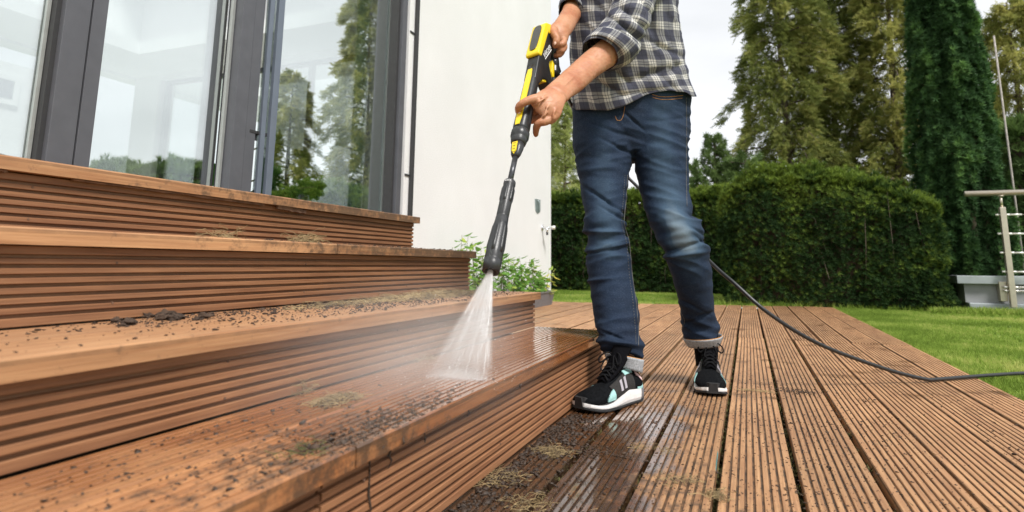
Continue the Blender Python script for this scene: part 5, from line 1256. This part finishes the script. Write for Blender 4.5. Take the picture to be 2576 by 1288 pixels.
# ---- sneakers
def sneaker(name, label, toe, heel, rise=0.0, mirror=1, tilt=0.0):
    """local frame: +x to the toe, y across (outer side = +y*mirror), z up, origin at the heel on the floor"""
    e = bpy.data.objects.new(name, None); COL.objects.link(e); e.parent = man; e['label'] = label
    d = np.array(toe) - np.array(heel); yaw = math.atan2(d[1], d[0])
    e.location = Vector((heel[0], heel[1], 0.0012)) - man.location; e.rotation_euler = (tilt, 0, yaw)
    Lg = 0.285
    # stations: t, half width, bottom z of the upper, top z, side bulge
    st = [(0.0, .022, .030, .074), (.04, .034, .026, .096), (.12, .038, .024, .104), (.22, .038, .024, .102), (.33, .037, .024, .100), (.43, .039, .024, .092), (.54, .043, .024, .080), (.66, .048, .021, .069), (.78, .050, .018, .062), (.88, .047, .017, .055), (.95, .040, .018, .047), (.985, .030, .020, .040), (1.0, .018, .023, .034)]
    N = 36; rings = []; T_ = np.linspace(0, 1, 34)
    ts, hw_, zb, zt = [np.array([s[i] for s in st]) for i in range(4)]
    def sec(t):
        w = float(np.interp(t, ts, hw_)); a = float(np.interp(t, ts, zb)); b = float(np.interp(t, ts, zt)); bend = -.012 * mirror * math.sin(t * 2.6) ** 2
        return w, a, b, bend
    def pt(t, th, off=0.0):
        w, a, b, bend = sec(t); cz = a + (b - a) * .40
        cx_, sz_ = math.cos(th), math.sin(th)
        y = (w + off) * np.sign(cx_) * abs(cx_) ** .78
        if sz_ >= 0:
            top = (b - cz + off) * abs(sz_) ** .95; narrow = 1 - .34 * sz_ ** 1.4 * (1 - .55 * t); y *= narrow; z = cz + top
        else: z = cz - (cz - a + off) * abs(sz_) ** .6
        return np.array([t * Lg + (off if t > .98 else 0), y * 1.0 + bend, z])
    for t in T_: rings.append([pt(t, 2 * math.pi * j / N) for j in range(N)])
    V, Fc = ring_loft(rings)
    def lw(name, me): return mkobj(name, me, e)
    up = np_mesh('upper', np.array(V), Fc, M['suede'], True); lw('upper', up)
    def patch(name, t0, t1, a0, a1, m, off=.0016, n1=10, n2=6, fn=None, side=1):
        """patch on the upper: t along the shoe, angle (deg) up the side, given as edge functions"""
        VV = []; th = .0012
        for layer in (off, off - .004):
            for i in range(n1 + 1):
                t = t0 + (t1 - t0) * i / n1; lo, hi = (fn(i / n1) if fn else (a0, a1))
                for j in range(n2 + 1):
                    a = math.radians(lo + (hi - lo) * j / n2); a = a if side > 0 else math.pi - a
                    VV.append(pt(t, a, layer))
        k = (n1 + 1) * (n2 + 1); FF = []
        for i in range(n1):
            for j in range(n2):
                q0 = i * (n2 + 1) + j; FF.append((q0, q0 + 1, q0 + n2 + 2, q0 + n2 + 1))
        edge = [j for j in range(n2 + 1)] + [i * (n2 + 1) + n2 for i in range(1, n1 + 1)] + [n1 * (n2 + 1) + j for j in range(n2 - 1, -1, -1)] + [i * (n2 + 1) for i in range(n1 - 1, 0, -1)]
        for a_, b_ in zip(edge, edge[1:] + edge[:1]): FF.append((a_, b_, b_ + k, a_ + k))
        return lw(name, np_mesh(name, np.array(VV), FF, m, True))
    # both sides get the coloured panels
    for side in (1, -1):
        patch('side_panel', .22, .66, 0, 0, M['leather'], .0012, 14, 8, lambda s: (-18 + 10 * s, 62 - 6 * s), side=side)
        patch('mint_patch', .64, .78, 0, 0, M['mint'], .0026, 10, 5, lambda s: (-14 + 4 * s, 34 - 34 * s ** 2), side=side)
        patch('mint_patch', .20, .36, 0, 0, M['mint'], .0026, 8, 5, lambda s: (46, 74), side=side)
        patch('pink_trim', .06, .16, 0, 0, M['pinkm'], .0022, 6, 3, lambda s: (10 + 22 * s, 22 + 26 * s), side=side)
        for q in (0, 1):      # two slanted silver bars
            VV = []; t0_ = .40 + .085 * q
            for lay in (.0042, -.001):
                for (tt, aa) in ((t0_, 4), (t0_ + .042, 4), (t0_ - .035 + .042, 44), (t0_ - .035, 44)):
                    a = math.radians(aa); a = a if side > 0 else math.pi - a; VV.append(pt(tt, a, lay))
            lw('silver_bar', np_mesh('silver_bar', np.array(VV), [(0, 1, 2, 3), (7, 6, 5, 4), (0, 4, 5, 1), (1, 5, 6, 2), (2, 6, 7, 3), (3, 7, 4, 0)], M['silver']))
    # sole: outsole, white midsole, grey heel
    def slab(name, t0, t1, z0f, z1f, grow, m, n1=26):
        rg = []
        for i in range(n1 + 1):
            t = t0 + (t1 - t0) * i / n1; w, a, b, bend = sec(min(max(t, 0.0), 1.0)); w = (w + grow) * 1.0
            r_ = []
            x_ = t * Lg; w0, w1 = w * .90, w
            for (yy, zz) in ((-w0, z0f(t)), (w0, z0f(t)), (w1 * .985, z0f(t) * .75 + z1f(t) * .25), (w1, z0f(t) * .4 + z1f(t) * .6), (w * .985, z1f(t)), (-w * .985, z1f(t)), (-w1, z0f(t) * .4 + z1f(t) * .6), (-w1 * .985, z0f(t) * .75 + z1f(t) * .25)): r_.append(np.array([x_, yy + bend, zz]))
            rg.append(r_)
        V, Fc = ring_loft(rg); return lw(name, np_mesh(name, np.array(V), Fc, m, False))
    spring = lambda t: .010 * max(0, (t - .75) / .25) ** 2 + .006 * max(0, (.08 - t) / .08)
    slab('outsole', -.01, 1.012, lambda t: spring(t), lambda t: .007 + spring(t), .004, M['outsole'])
    hi = lambda t: float(np.interp(t, [0, .12, .35, .5, .62, .8, 1.0], [.040, .040, .046, .036, .024, .018, .019])) + spring(t)
    slab('midsole', .10, 1.004, lambda t: .0072 + spring(t), hi, .003, M['midsole'])
    slab('heel_sole', -.012, .10, lambda t: .0072 + spring(t), lambda t: hi(t) - .004, .004, M['greysole'], 6)
    slab('heel_foam', -.008, .17, lambda t: hi(t) - .0035, lambda t: hi(t) + .007, .0015, M['mint'], 6)
    tc_ = MB(); 
    # toe bumper
    rg = []
    for i in range(9):
        t = .90 + .112 * i / 8; w, a, b, bend = sec(min(t, 1.0)); ww = w * .62 + .004; zz = .006 + spring(t); h_ = .030 * (1 - .35 * abs(i / 8 - .6))
        rg.append([np.array([t * Lg, ww + bend, zz]), np.array([t * Lg, -ww + bend, zz]), np.array([t * Lg + .002, -ww * .8 + bend, zz + h_]), np.array([t * Lg + .002, ww * .8 + bend, zz + h_])])
    V, Fc = ring_loft(rg); lw('toe_cap', np_mesh('toe_cap', np.array(V), Fc, M['outsole'], False))
    # tongue
    tg = []
    for i in range(13):
        s = i / 12; x_ = (.62 - .27 * s ** .8) * Lg; z_ = float(np.interp(s, [0, .35, .7, 1.0], [.078, .100, .126, .178])); hw2 = .017 + .019 * s ** .7; th = .0055; sag = hw2 * 1.0 * s ** 1.4
        nx = np.array([.35 + .6 * s, 0, .8 - .5 * s]); nx /= np.linalg.norm(nx); c = np.array([x_ + .004, -.004 * mirror, z_])
        ring = []
        for v in np.linspace(-1, 1, 9): ring.append(c + np.array([-sag * v * v, hw2 * v, -.012 * v * v * (1 - s)]) + nx * th)
        for v in np.linspace(1, -1, 9): ring.append(c + np.array([-sag * v * v, hw2 * v, -.012 * v * v * (1 - s)]) - nx * th * .4)
        tg.append(ring)
    V, Fc = ring_loft(tg); lw('tongue', np_mesh('tongue', np.array(V), Fc, M['tonguem'], True))
    # laces: crossing rows and a bow
    lc = MB()
    for i in range(6):
        s = i / 5; x_ = (.62 - .24 * s) * Lg; z_ = float(np.interp(s, [0, .4, 1.0], [.084, .104, .130])) + .007; hw2 = .020 + .006 * s
        for sg in (1, -1):
            lc.tube(smooth_path([(x_ + .004, sg * hw2 - .006 * mirror, z_ - .012), (x_, sg * hw2 * .4 - .006 * mirror, z_), (x_ - .008, -sg * hw2 * .5 - .006 * mirror, z_ + .002), (x_ - .014, -sg * hw2 - .006 * mirror, z_ - .008)], 4), .0030, 6)
    kx, kz = .385 * Lg, .144
    for sg in (1, -1):
        lc.tube(smooth_path([(kx, -.004, kz), (kx + .010, sg * .022, kz + .010), (kx + .024, sg * .042, kz - .006), (kx + .030, sg * .036, kz - .022), (kx + .012, sg * .012, kz - .004), (kx, 0, kz)], 5), .0026, 6)
        lc.tube(smooth_path([(kx, 0, kz), (kx + .022, sg * .012, kz - .002), (kx + .040, sg * .022, kz - .030), (kx + .052, sg * .014, kz - .040)], 5), .0024, 6)
    lc.tube([(kx - .004, -.007, kz + .002), (kx + .004, .006, kz + .003)], .0055, 8)
    lw('laces', lc.mesh('laces', M['lacem'], True))
    return e
ta, ha = onZ(1478, 1040, 0), onZ(1612, 1008, 0)
sneaker('sneaker', 'black sneaker nearest the steps seen from its inner side with mint patches', (-0.475, 1.80), (-0.358, 2.036), mirror=-1)
sneaker('sneaker', 'black sneaker farther back seen toe first', (-0.122, 2.160), (-0.153, 2.448), mirror=1)

# ================================================================== SPRAY LANCE
A0 = atc(1366, 72, 2.02); A1 = atc(1234, 684, 1.43)
LU = A1 - A0; LL = float(np.linalg.norm(LU)); LU /= LL
vw = CM[:, 2]; side_ = np.cross(LU, vw); side_ /= np.linalg.norm(side_)          # across the lance, in the picture plane
if side_ @ CM[:, 0] < 0: side_ = -side_
tow = np.cross(side_, LU); tow = tow if tow @ vw < 0 else -tow                     # towards the viewer
ang = math.radians(38)
NF = tow * math.cos(ang) - side_ * math.sin(ang)       # front face normal (display side, turned to the left)
NS = tow * math.sin(ang) + side_ * math.cos(ang)       # flank normal (lettering side, turned to the right)
lance = empty('spray_lance', tuple(A0)); tag(lance, 'black and yellow pressure washer gun and lance held in both hands', 'spray lance')
LO = Vector(A0)
def gp(u, f, s): return A0 + LU * u + NF * f + NS * s        # u down the lance, f towards the front, s towards the lettered flank
def gobj(name, V, Fc, m, smooth=False, bev=0, parent=None):
    me = np_mesh(name, np.array(V), Fc, m, smooth)
    if bev or True:
        bm = bmesh.new(); bm.from_mesh(me); bmesh.ops.recalc_face_normals(bm, faces=bm.faces)
        if bev: bmesh.ops.bevel(bm, geom=list(bm.edges), offset=bev, segments=3, profile=.6, affect='EDGES', clamp_overlap=True)
        bm.to_mesh(me); bm.free()
        if smooth or bev: me.polygons.foreach_set('use_smooth', np.ones(len(me.polygons), dtype=bool))
    return wobj(name, me, parent or lance)
GS = 1.36
def flank(name, outline, s0, s1, m, bev=.003):
    """profile drawn in (u, -f) and given thickness along the flank normal"""
    outline = [(u * GS, f) for u, f in outline]; n = len(outline); V = [gp(u, f, s0) for u, f in outline] + [gp(u, f, s1) for u, f in outline]
    Fc = [tuple(range(n)), tuple(range(2 * n - 1, n - 1, -1))] + [(i, (i + 1) % n, n + (i + 1) % n, n + i) for i in range(n)]
    return gobj(name, V, Fc, m, False, bev)
def rsec(name, stations, m, n=28, p=2.6, bev=False, parent=None):
    """round-cornered body along the lance: (u, half f, half s, f centre, s centre)"""
    rg = []
    for (u, hf, hs, fc, sc_) in stations:
        r_ = []
        for j in range(n):
            w = 2 * math.pi * j / n; c_, s_ = math.cos(w), math.sin(w)
            r_.append(gp(u, fc + hf * np.sign(c_) * abs(c_) ** (2 / p), sc_ + hs * np.sign(s_) * abs(s_) ** (2 / p)))
        rg.append(r_)
    V, Fc = ring_loft(rg); return gobj(name, V, Fc, m, True, 0, parent)
# gun: half width .023 (flank to flank)
flank('gun_body', [(.006, .012), (-.004, -.036), (.012, -.058), (.060, -.050), (.105, -.046), (.128, -.070), (.150, -.088), (.165, -.080), (.158, -.050), (.172, -.026), (.200, -.016), (.200, .014), (.120, .018)], -.021, .021, M['gunblack'], .005)
flank('yellow_frame', [(.000, .017), (-.016, -.008), (-.012, -.034), (.010, -.040), (.016, -.018), (.020, -.004), (.120, .006), (.126, .024), (.120, .030), (.010, .026)], -.0245, .0245, M['yellow'], .005)
# display in the front face
dsp = []
for j in range(28):
    w = 2 * math.pi * j / 28; c_, s_ = math.cos(w), math.sin(w)
    uu = .062 + .048 * np.sign(c_) * abs(c_) ** .45; tp_ = 1.0 - .18 * (uu - .012) / .1
    dsp.append((uu, .0165 * tp_ * np.sign(s_) * abs(s_) ** .6))
def ff(u): return float(np.interp(u, [0, .014, .163], [.017, .027, .031]))
dsp = [(u * GS, s) for u, s in dsp]
n_ = len(dsp); V = [gp(u, ff(u) + .0018, s) for u, s in dsp] + [gp(u, ff(u) - .004, s) for u, s in dsp]
gobj('display', V, [tuple(range(n_)), tuple(range(2 * n_ - 1, n_ - 1, -1))] + [(i, (i + 1) % n_, n_ + (i + 1) % n_, n_ + i) for i in range(n_)], M['display'])
# trigger guard loop, trigger, handle behind
hp = [(.028, -.050), (.040, -.085), (.060, -.112), (.085, -.122), (.115, -.118), (.142, -.098), (.150, -.086)]
V, Fc = tube_geo(smooth_path([gp(u * GS, f, -.004) for u, f in hp], 5), .0085, 10); gobj('guard', V, Fc, M['gungrey'], True)
V, Fc = tube_geo(smooth_path([gp(u * GS, f, 0) for u, f in ((.004, -.036), (.020, -.070), (.048, -.100), (.085, -.115))], 5), [.021] * 8 + [.018] * 8, 14) ; gobj('handle', V, Fc, M['gunblack'], True)
flank('trigger', [(.062, -.076), (.100, -.084), (.110, -.096), (.104, -.104), (.066, -.092)], -.008, .010, M['yellow'], .002)
flank('lock_catch', [(.160, -.030), (.152, -.050), (.162, -.056), (.174, -.036)], -.010, .016, M['yellow'], .002)
# brand lettering on the flank
def text_mesh(body_, size, name, m, origin, xdir, ydir, parent, ext=.0004):
    cu = bpy.data.curves.new(name, 'FONT'); cu.body = body_; cu.size = size; cu.extrude = ext; cu.align_x = 'CENTER'; cu.align_y = 'CENTER'; cu.shear = 0.25
    t_ = bpy.data.objects.new(name, cu); COL.objects.link(t_); dg = bpy.context.evaluated_depsgraph_get(); dg.update()
    me = bpy.data.meshes.new_from_object(t_.evaluated_get(dg)); bpy.data.objects.remove(t_); me.name = name
    zd = np.cross(xdir, ydir); co = np.array([v.co[:] for v in me.vertices]); W_ = origin + co[:, :1] * xdir + co[:, 1:2] * ydir + co[:, 2:3] * zd
    me.vertices.foreach_set('co', W_.astype(np.float32).ravel()); me.update(); me.materials.clear(); me.materials.append(m)
    return wobj(name, me, parent)
tx = -LU * .95 - NF * .30; tx /= np.linalg.norm(tx); ty = np.cross(NS, tx)
text_mesh('KÄRCHER', .0185, 'lettering', M['white'], gp(.108, -.020, .0218), tx, ty, lance)
k0 = gp(.108, -.020, .0218) - ty * .0105
V = [k0 - tx * .040 - ty * .0013, k0 + tx * .040 - ty * .0013, k0 + tx * .040 + ty * .0013, k0 - tx * .040 + ty * .0013]
gobj('logo_bar', V + [v - NS * .002 for v in V], [(0, 1, 2, 3), (7, 6, 5, 4), (0, 4, 5, 1), (1, 5, 6, 2), (2, 6, 7, 3), (3, 7, 4, 0)], M['white'])
# extension tube under the gun, yellow strip, collar
u_of = lambda py: float(np.interp(py, [72, 165, 250, 330, 360, 395, 455, 560, 684], U_PX))
U_PX = []
for py in (72, 165, 250, 330, 360, 395, 455, 560, 684):
    best = min(np.linspace(0, LL, 900), key=lambda u: abs(topx((A0 + LU * u)[None])[0, 1] - py)); U_PX.append(float(best))
rsec('grip_tube', [(.205, .017, .020, 0, 0), (.225, .019, .021, 0, 0), (u_of(250), .021, .022, 0, 0), (u_of(325), .0235, .0235, 0, 0), (u_of(332), .021, .021, 0, 0)], M['gunblack'])
su0, su1 = u_of(186), u_of(326)
V = []
for lay in (.0018, -.003):
    for k in range(9):
        u = su0 + (su1 - su0) * k / 8; hf = float(np.interp(u, [.17, u_of(250), u_of(325)], [.019, .021, .0235])); 
        w_ = .0095 if 0 < k < 8 else .007
        V += [gp(u, hf + lay, -w_), gp(u, hf + lay, w_)]
Fc = []
for k in range(8): a = 2 * k; Fc += [(a, a + 1, a + 3, a + 2), (a + 18, a + 20, a + 21, a + 19), (a, a + 2, a + 20, a + 18), (a + 1, a + 19, a + 21, a + 3)]
Fc += [(0, 18, 19, 1), (16, 17, 35, 34)]
gobj('yellow_strip', V, Fc, M['yellow'])
rsec('collar', [(u_of(330), .0235, .0235, 0, 0), (u_of(334), .0265, .026, 0, 0), (u_of(347), .0265, .026, 0, 0), (u_of(349), .023, .023, 0, 0), (u_of(353), .0235, .0235, 0, 0), (u_of(362), .021, .021, 0, 0), (u_of(364), .017, .017, 0, 0)], M['gungrey'], p=2.2)
rsec('neck', [(u_of(362), .0165, .018, 0, 0), (u_of(375), .0145, .018, 0, 0), (u_of(390), .0110, .0140, 0, 0), (u_of(396), .0085, .010, 0, 0)], M['gungrey'])
for k in range(8):
    u = u_of(364) + (u_of(390) - u_of(364)) * (k + .5) / 8; h_ = float(np.interp(k, [0, 7], [.0165, .0125]))
    gobj('rib', [gp(u - .0008, f, s) for f in (-.006, .004) for s in (h_, h_ + .0012)] + [gp(u + .0012, f, s) for f in (-.006, .004) for s in (h_, h_ + .0012)], [(0, 1, 3, 2), (4, 6, 7, 5), (0, 2, 6, 4), (1, 5, 7, 3), (0, 4, 5, 1), (2, 3, 7, 6)], M['gunblack'])
lab = []
for (u, s) in ((u_of(366), -.0085), (u_of(366), .0085), (u_of(386), .0068), (u_of(393), 0), (u_of(386), -.0068)):
    lab.append((u, s))
V = [gp(u, float(np.interp(u, [u_of(362), u_of(375), u_of(394)], [.0168, .0152, .0118])) + .001, s) for u, s in lab]; V += [v - NF * .003 for v in V]
lb_ = gobj('setting_label', V, [(0, 1, 2, 3, 4), (9, 8, 7, 6, 5)] + [(i, (i + 1) % 5, 5 + (i + 1) % 5, 5 + i) for i in range(5)], M['yellow'])
for k in range(4):
    u = u_of(369) + (u_of(389) - u_of(369)) * k / 3; f = float(np.interp(u, [u_of(362), u_of(375), u_of(394)], [.0168, .0152, .0118])) + .0013
    for s0_, s1_ in ((-.004, -.0012), (.0002, .0032)):
        gobj('symbol', [gp(u - .0012, f, s0_), gp(u - .0012, f, s1_), gp(u + .0014, f, s1_), gp(u + .0014, f, s0_)] + [gp(u, f - .0012, (s0_ + s1_) / 2)], [(0, 1, 2, 3), (0, 4, 1), (1, 4, 2), (2, 4, 3), (3, 4, 0)], M['blackprint'], parent=lb_)
rsec('lance_tube', [(u_of(393), .0078, .0078, 0, 0), (u_of(458), .0078, .0078, 0, 0)], M['rodmetal'], 16, 2)
uu = lambda py: u_of(py)
rsec('spray_barrel', [(uu(455), .0135, .0135, 0, 0), (uu(458), .0155, .0155, 0, 0), (uu(466), .0160, .0160, 0, 0), (uu(468), .0150, .0150, 0, 0), (uu(500), .0158, .0158, 0, 0), (uu(545), .0158, .0158, 0, 0), (uu(546.5), .0148, .0148, 0, 0), (uu(548), .0160, .0160, 0, 0), (uu(575), .0175, .0175, 0, 0), (uu(620), .0205, .0205, 0, 0), (uu(655), .0215, .0215, 0, 0), (uu(656.5), .0205, .0205, 0, 0), (uu(658), .0218, .0218, 0, 0), (uu(684), .0205, .0205, 0, 0), (LL - .0005, .0150, .0150, 0, 0), (LL - .014, .0120, .0120, 0, 0)], M['gungrey'], 28, 2.3)
# raised grip fins on the barrel
for a_ in (20, 80, 140, 200, 260, 320):
    for (p0, p1, r0_, r1_, h_) in ((470, 512, .0152, .0157, .0028), (560, 640, .0165, .0212, .0030)):
        a = math.radians(a_); ca, sa = math.cos(a), math.sin(a); V = []
        for k in range(6):
            t = k / 5; u = uu(p0 + (p1 - p0) * t); r_ = r0_ + (r1_ - r0_) * t; hh = h_ * (1 if 0 < k < 5 else .2)
            for (da, rr) in ((-.22, r_ - .001), (-.18, r_ + hh), (.18, r_ + hh), (.22, r_ - .001)):
                V.append(gp(u, rr * math.cos(a + da), rr * math.sin(a + da)))
        Fc = []
        for k in range(5):
            for q in range(3): Fc.append((k * 4 + q, k * 4 + q + 1, k * 4 + q + 5, k * 4 + q + 4))
        Fc += [(0, 1, 2, 3), (20, 21, 22, 23)]
        gobj('fin', V, Fc, M['gungrey'], True)
# SOFT lettering round the top of the barrel
ra = math.radians(20)
nrm = NF * math.cos(ra) + NS * math.sin(ra); xd = np.cross(LU, nrm); xd = xd if xd @ CM[:, 0] > 0 else -xd
text_mesh('SOFT', .0075, 'lettering', M['white'], A0 + LU * uu(462) + nrm * .0163, -xd * 1.0, np.cross(nrm, -xd), lance)

# hose
HP = [(1402, 182, 2.05), (1425, 240, 2.22), (1470, 320, 2.62), (1560, 425, 2.66), (1612, 478, 2.62), (1700, 565, 2.48), (1788, 660, 2.30), (1850, 715, 2.20), (1930, 785, 2.13), (2040, 855, 2.12), (2160, 905, 2.16), (2300, 948, 2.24), (2450, 972, 2.34), (2576, 981, 2.42), (2750, 990, 2.50)]
hpts = smooth_path([atc(*q) for q in HP], 8)
hpts = [p if p[2] > .008 else np.array([p[0], p[1], .008]) for p in hpts]
tag(mkobj('hose', MB().tube(hpts, .0072, 12).mesh('hose', M['gunblack'], True)), 'long black rubber hose curving down behind the legs across the deck', 'hose')
hb = [atc(1398, 160, 2.03), atc(1402, 182, 2.05)]
gobj('hose_connector', *tube_geo([atc(1392, 150, 2.02), atc(1402, 182, 2.05)], .014, 14), M['gunblack'], True)

# ================================================================== WATER
def vol_mat(name, build):
    t = NT(name); v = t.node('ShaderNodeVolumePrincipled'); v.inputs['Color'].default_value = (0.99, 0.985, 0.98, 1); v.inputs['Anisotropy'].default_value = 0.2
    t.link(build(t), v.inputs['Density']); t.link(v.outputs[0], t.out.inputs['Volume']); return t.m
N0 = A1 - LU * .004
I0, I1 = onZ(1078, 944, NZ[0] + .002), onZ(1226, 956, NZ[0] + .002)
ax = (I1 - I0); axl = float(np.linalg.norm(ax)); ax /= axl; mid = (I0 + I1) / 2; dn = mid - N0; fl = float(np.linalg.norm(dn)); dn /= fl; thn = np.cross(dn, ax); thn /= np.linalg.norm(thn)
ax = np.cross(thn, dn) * (1 if np.cross(thn, dn) @ ax > 0 else -1)
ew, e0 = axl / 2 * 1.08, .0055
# a closed thin fan in its own frame: x across, y thickness, z down the jet
bm_v = []; K = 12
for k in range(K + 1):
    s = k / K; w = e0 + (ew * 1.10 - e0) * s; th = .0055 + .010 * s
    for (a, b) in ((-1, -1), (1, -1), (1, 1), (-1, 1)): bm_v.append((a * w, b * th, s * fl))
Fc = []
for k in range(K):
    for q in range(4): Fc.append((k * 4 + q, k * 4 + (q + 1) % 4, (k + 1) * 4 + (q + 1) % 4, (k + 1) * 4 + q))
Fc += [(3, 2, 1, 0), tuple(K * 4 + q for q in range(4))]
def fan_density(t):
    tcx = t.node('ShaderNodeTexCoord'); s = t.node('ShaderNodeSeparateXYZ'); t.link(tcx.outputs['Object'], s.inputs[0])
    z = t.math('DIVIDE', s.outputs[2], fl); w = t.math('ADD', t.math('MULTIPLY', z, ew * 1.10 - e0), e0)
    xr = t.math('DIVIDE', s.outputs[0], w); th = t.math('ADD', t.math('MULTIPLY', z, .010), .0055); yr = t.math('DIVIDE', s.outputs[1], th)
    cmb = t.node('ShaderNodeCombineXYZ'); t.link(t.math('MULTIPLY', xr, 4.5), cmb.inputs[0]); t.link(t.math('MULTIPLY', z, 1.4), cmb.inputs[1])
    st_ = t.noise(cmb.outputs[0], 1.0, 5, 0.65); st_ = t.ramp(st_, [(0.32, 0.32), (0.68, 1.0)])
    soft = t.math('SUBTRACT', 1.0, t.math('POWER', t.math('ABSOLUTE', xr), 2.6), clamp=True)
    softy = t.math('SUBTRACT', 1.0, t.math('MULTIPLY', yr, yr), clamp=True)
    base_ = t.math('DIVIDE', 2.0, t.math('ADD', w, .002))            # the same water spread ever wider
    edge = t.ramp(xr, [(0.0, 0.6), (0.80, 1.0), (0.97, 1.6)])
    d_ = t.math('MULTIPLY', t.math('MULTIPLY', base_, st_), t.math('MULTIPLY', soft, softy))
    return t.math('MULTIPLY', t.math('MULTIPLY', t.math('MULTIPLY', d_, edge), t.ramp(z, [(0.0, 1.0), (0.80, 1.0), (1.0, 0.25)])), 5.0)
M['fan'] = vol_mat('water_fan', fan_density)
fan = mkobj('water_spray', np_mesh('water_spray', np.array(bm_v), Fc, M['fan']))
fan.matrix_world = Matrix(((ax[0], thn[0], dn[0], N0[0]), (ax[1], thn[1], dn[1], N0[1]), (ax[2], thn[2], dn[2], N0[2]), (0, 0, 0, 1)))
tag(fan, 'white fan of pressurised water shooting from the nozzle onto the lowest step', 'water', None, 'stuff')
# splash mist hugging the step
def mist_density(t):
    tcx = t.node('ShaderNodeTexCoord'); ln = t.node('ShaderNodeVectorMath', operation='LENGTH'); t.link(tcx.outputs['Object'], ln.inputs[0])
    r = t.math('SUBTRACT', 1.0, ln.outputs['Value'], clamp=True); n = t.noise(tcx.outputs['Object'], 2.2, 3)
    return t.math('MULTIPLY', t.math('MULTIPLY', t.math('POWER', r, 1.6), t.ramp(n, [(0.3, 0.4), (0.7, 1.0)])), 3.6)
M['mist'] = vol_mat('mist', mist_density)
def blob(name, c, r, label, mat_):
    bm = bmesh.new(); bmesh.ops.create_icosphere(bm, subdivisions=3, radius=1.0); me = bpy.data.meshes.new(name); bm.to_mesh(me); bm.free(); me.materials.append(mat_)
    o = mkobj(name, me, None, tuple(c)); o.scale = r; tag(o, label, 'mist', None, 'stuff'); return o
blob('mist', (mid[0] - .03, mid[1] - .10, NZ[0] + .05), (.24, .55, .20), 'soft white mist drifting along the lowest step from the jet', M['mist'])
M['foam'] = simple('water_foam', (0.9, 0.92, 0.94), 0.2, var=0.02)
wt = MB()
for _ in range(150):
    q_ = random.uniform(-1, 1); q_ = q_ if random.random() < .6 else abs(q_) ** .5; s0_ = random.uniform(.0, .8); s1_ = min(1.0, s0_ + random.uniform(.06, .28)); yj = random.uniform(-1, 1)
    P_ = [N0 + dn * (fl * s_) + ax * (q_ * .93 * (e0 + (ew - e0) * s_)) + thn * (yj * (.0035 + .006 * s_)) for s_ in (s0_, s1_)]
    wt.tube(P_, [.00012, .00028], 4)
tag(mkobj('water_threads', wt.mesh('water_threads', M['foam'])), 'fine bright threads of water inside the white fan', 'water', None, 'stuff')
def splash_density(t):
    tcx = t.node('ShaderNodeTexCoord'); ln = t.node('ShaderNodeVectorMath', operation='LENGTH'); t.link(tcx.outputs['Object'], ln.inputs[0])
    r = t.math('SUBTRACT', 1.0, ln.outputs['Value'], clamp=True); return t.math('MULTIPLY', t.math('MULTIPLY', r, r), 55.0)
M['splash'] = vol_mat('splash', splash_density)
sp_ = blob('splash', (mid[0], mid[1], NZ[0] + .004), (axl * .72, .055, .022), 'bright puff of spray along the line where the jet strikes', M['splash']); sp_.rotation_euler = (0, 0, math.atan2(I1[1] - I0[1], I1[0] - I0[0]))
# bright foam line where the fan strikes
fm = []; rr = []
for k in range(420):
    s = random.random(); p = I0 + (I1 - I0) * s; fm.append((p[0] + random.gauss(0, .006), p[1] + random.gauss(0, .006), NZ[0] + abs(random.gauss(0, .003)))); rr.append(random.uniform(.0004, .0011))
M['foam'] = simple('water_foam', (0.9, 0.92, 0.94), 0.2, var=0.02)
crumbs('foam', 'white line of foam where the water strikes the step', np.array(fm), np.array(rr), M['foam'])
bpy.data.objects['foam']['category'] = 'water'
# flying droplets
P = []
for _ in range(600):
    s = random.random(); p = I0 + (I1 - I0) * s; P.append((p[0] + random.gauss(0, .05), p[1] + random.gauss(-.02, .08), NZ[0] + abs(random.gauss(0, .05))))
M['drop'] = NT('water_drops').bsdf((0.85, 0.88, 0.9), 0.05, 0, None, 0.8)
crumbs('droplets', 'tiny water droplets flying round the jet', np.array(P), rng.uniform(.0005, .0012, len(P)), M['drop'])
bpy.data.objects['droplets']['category'] = 'water'
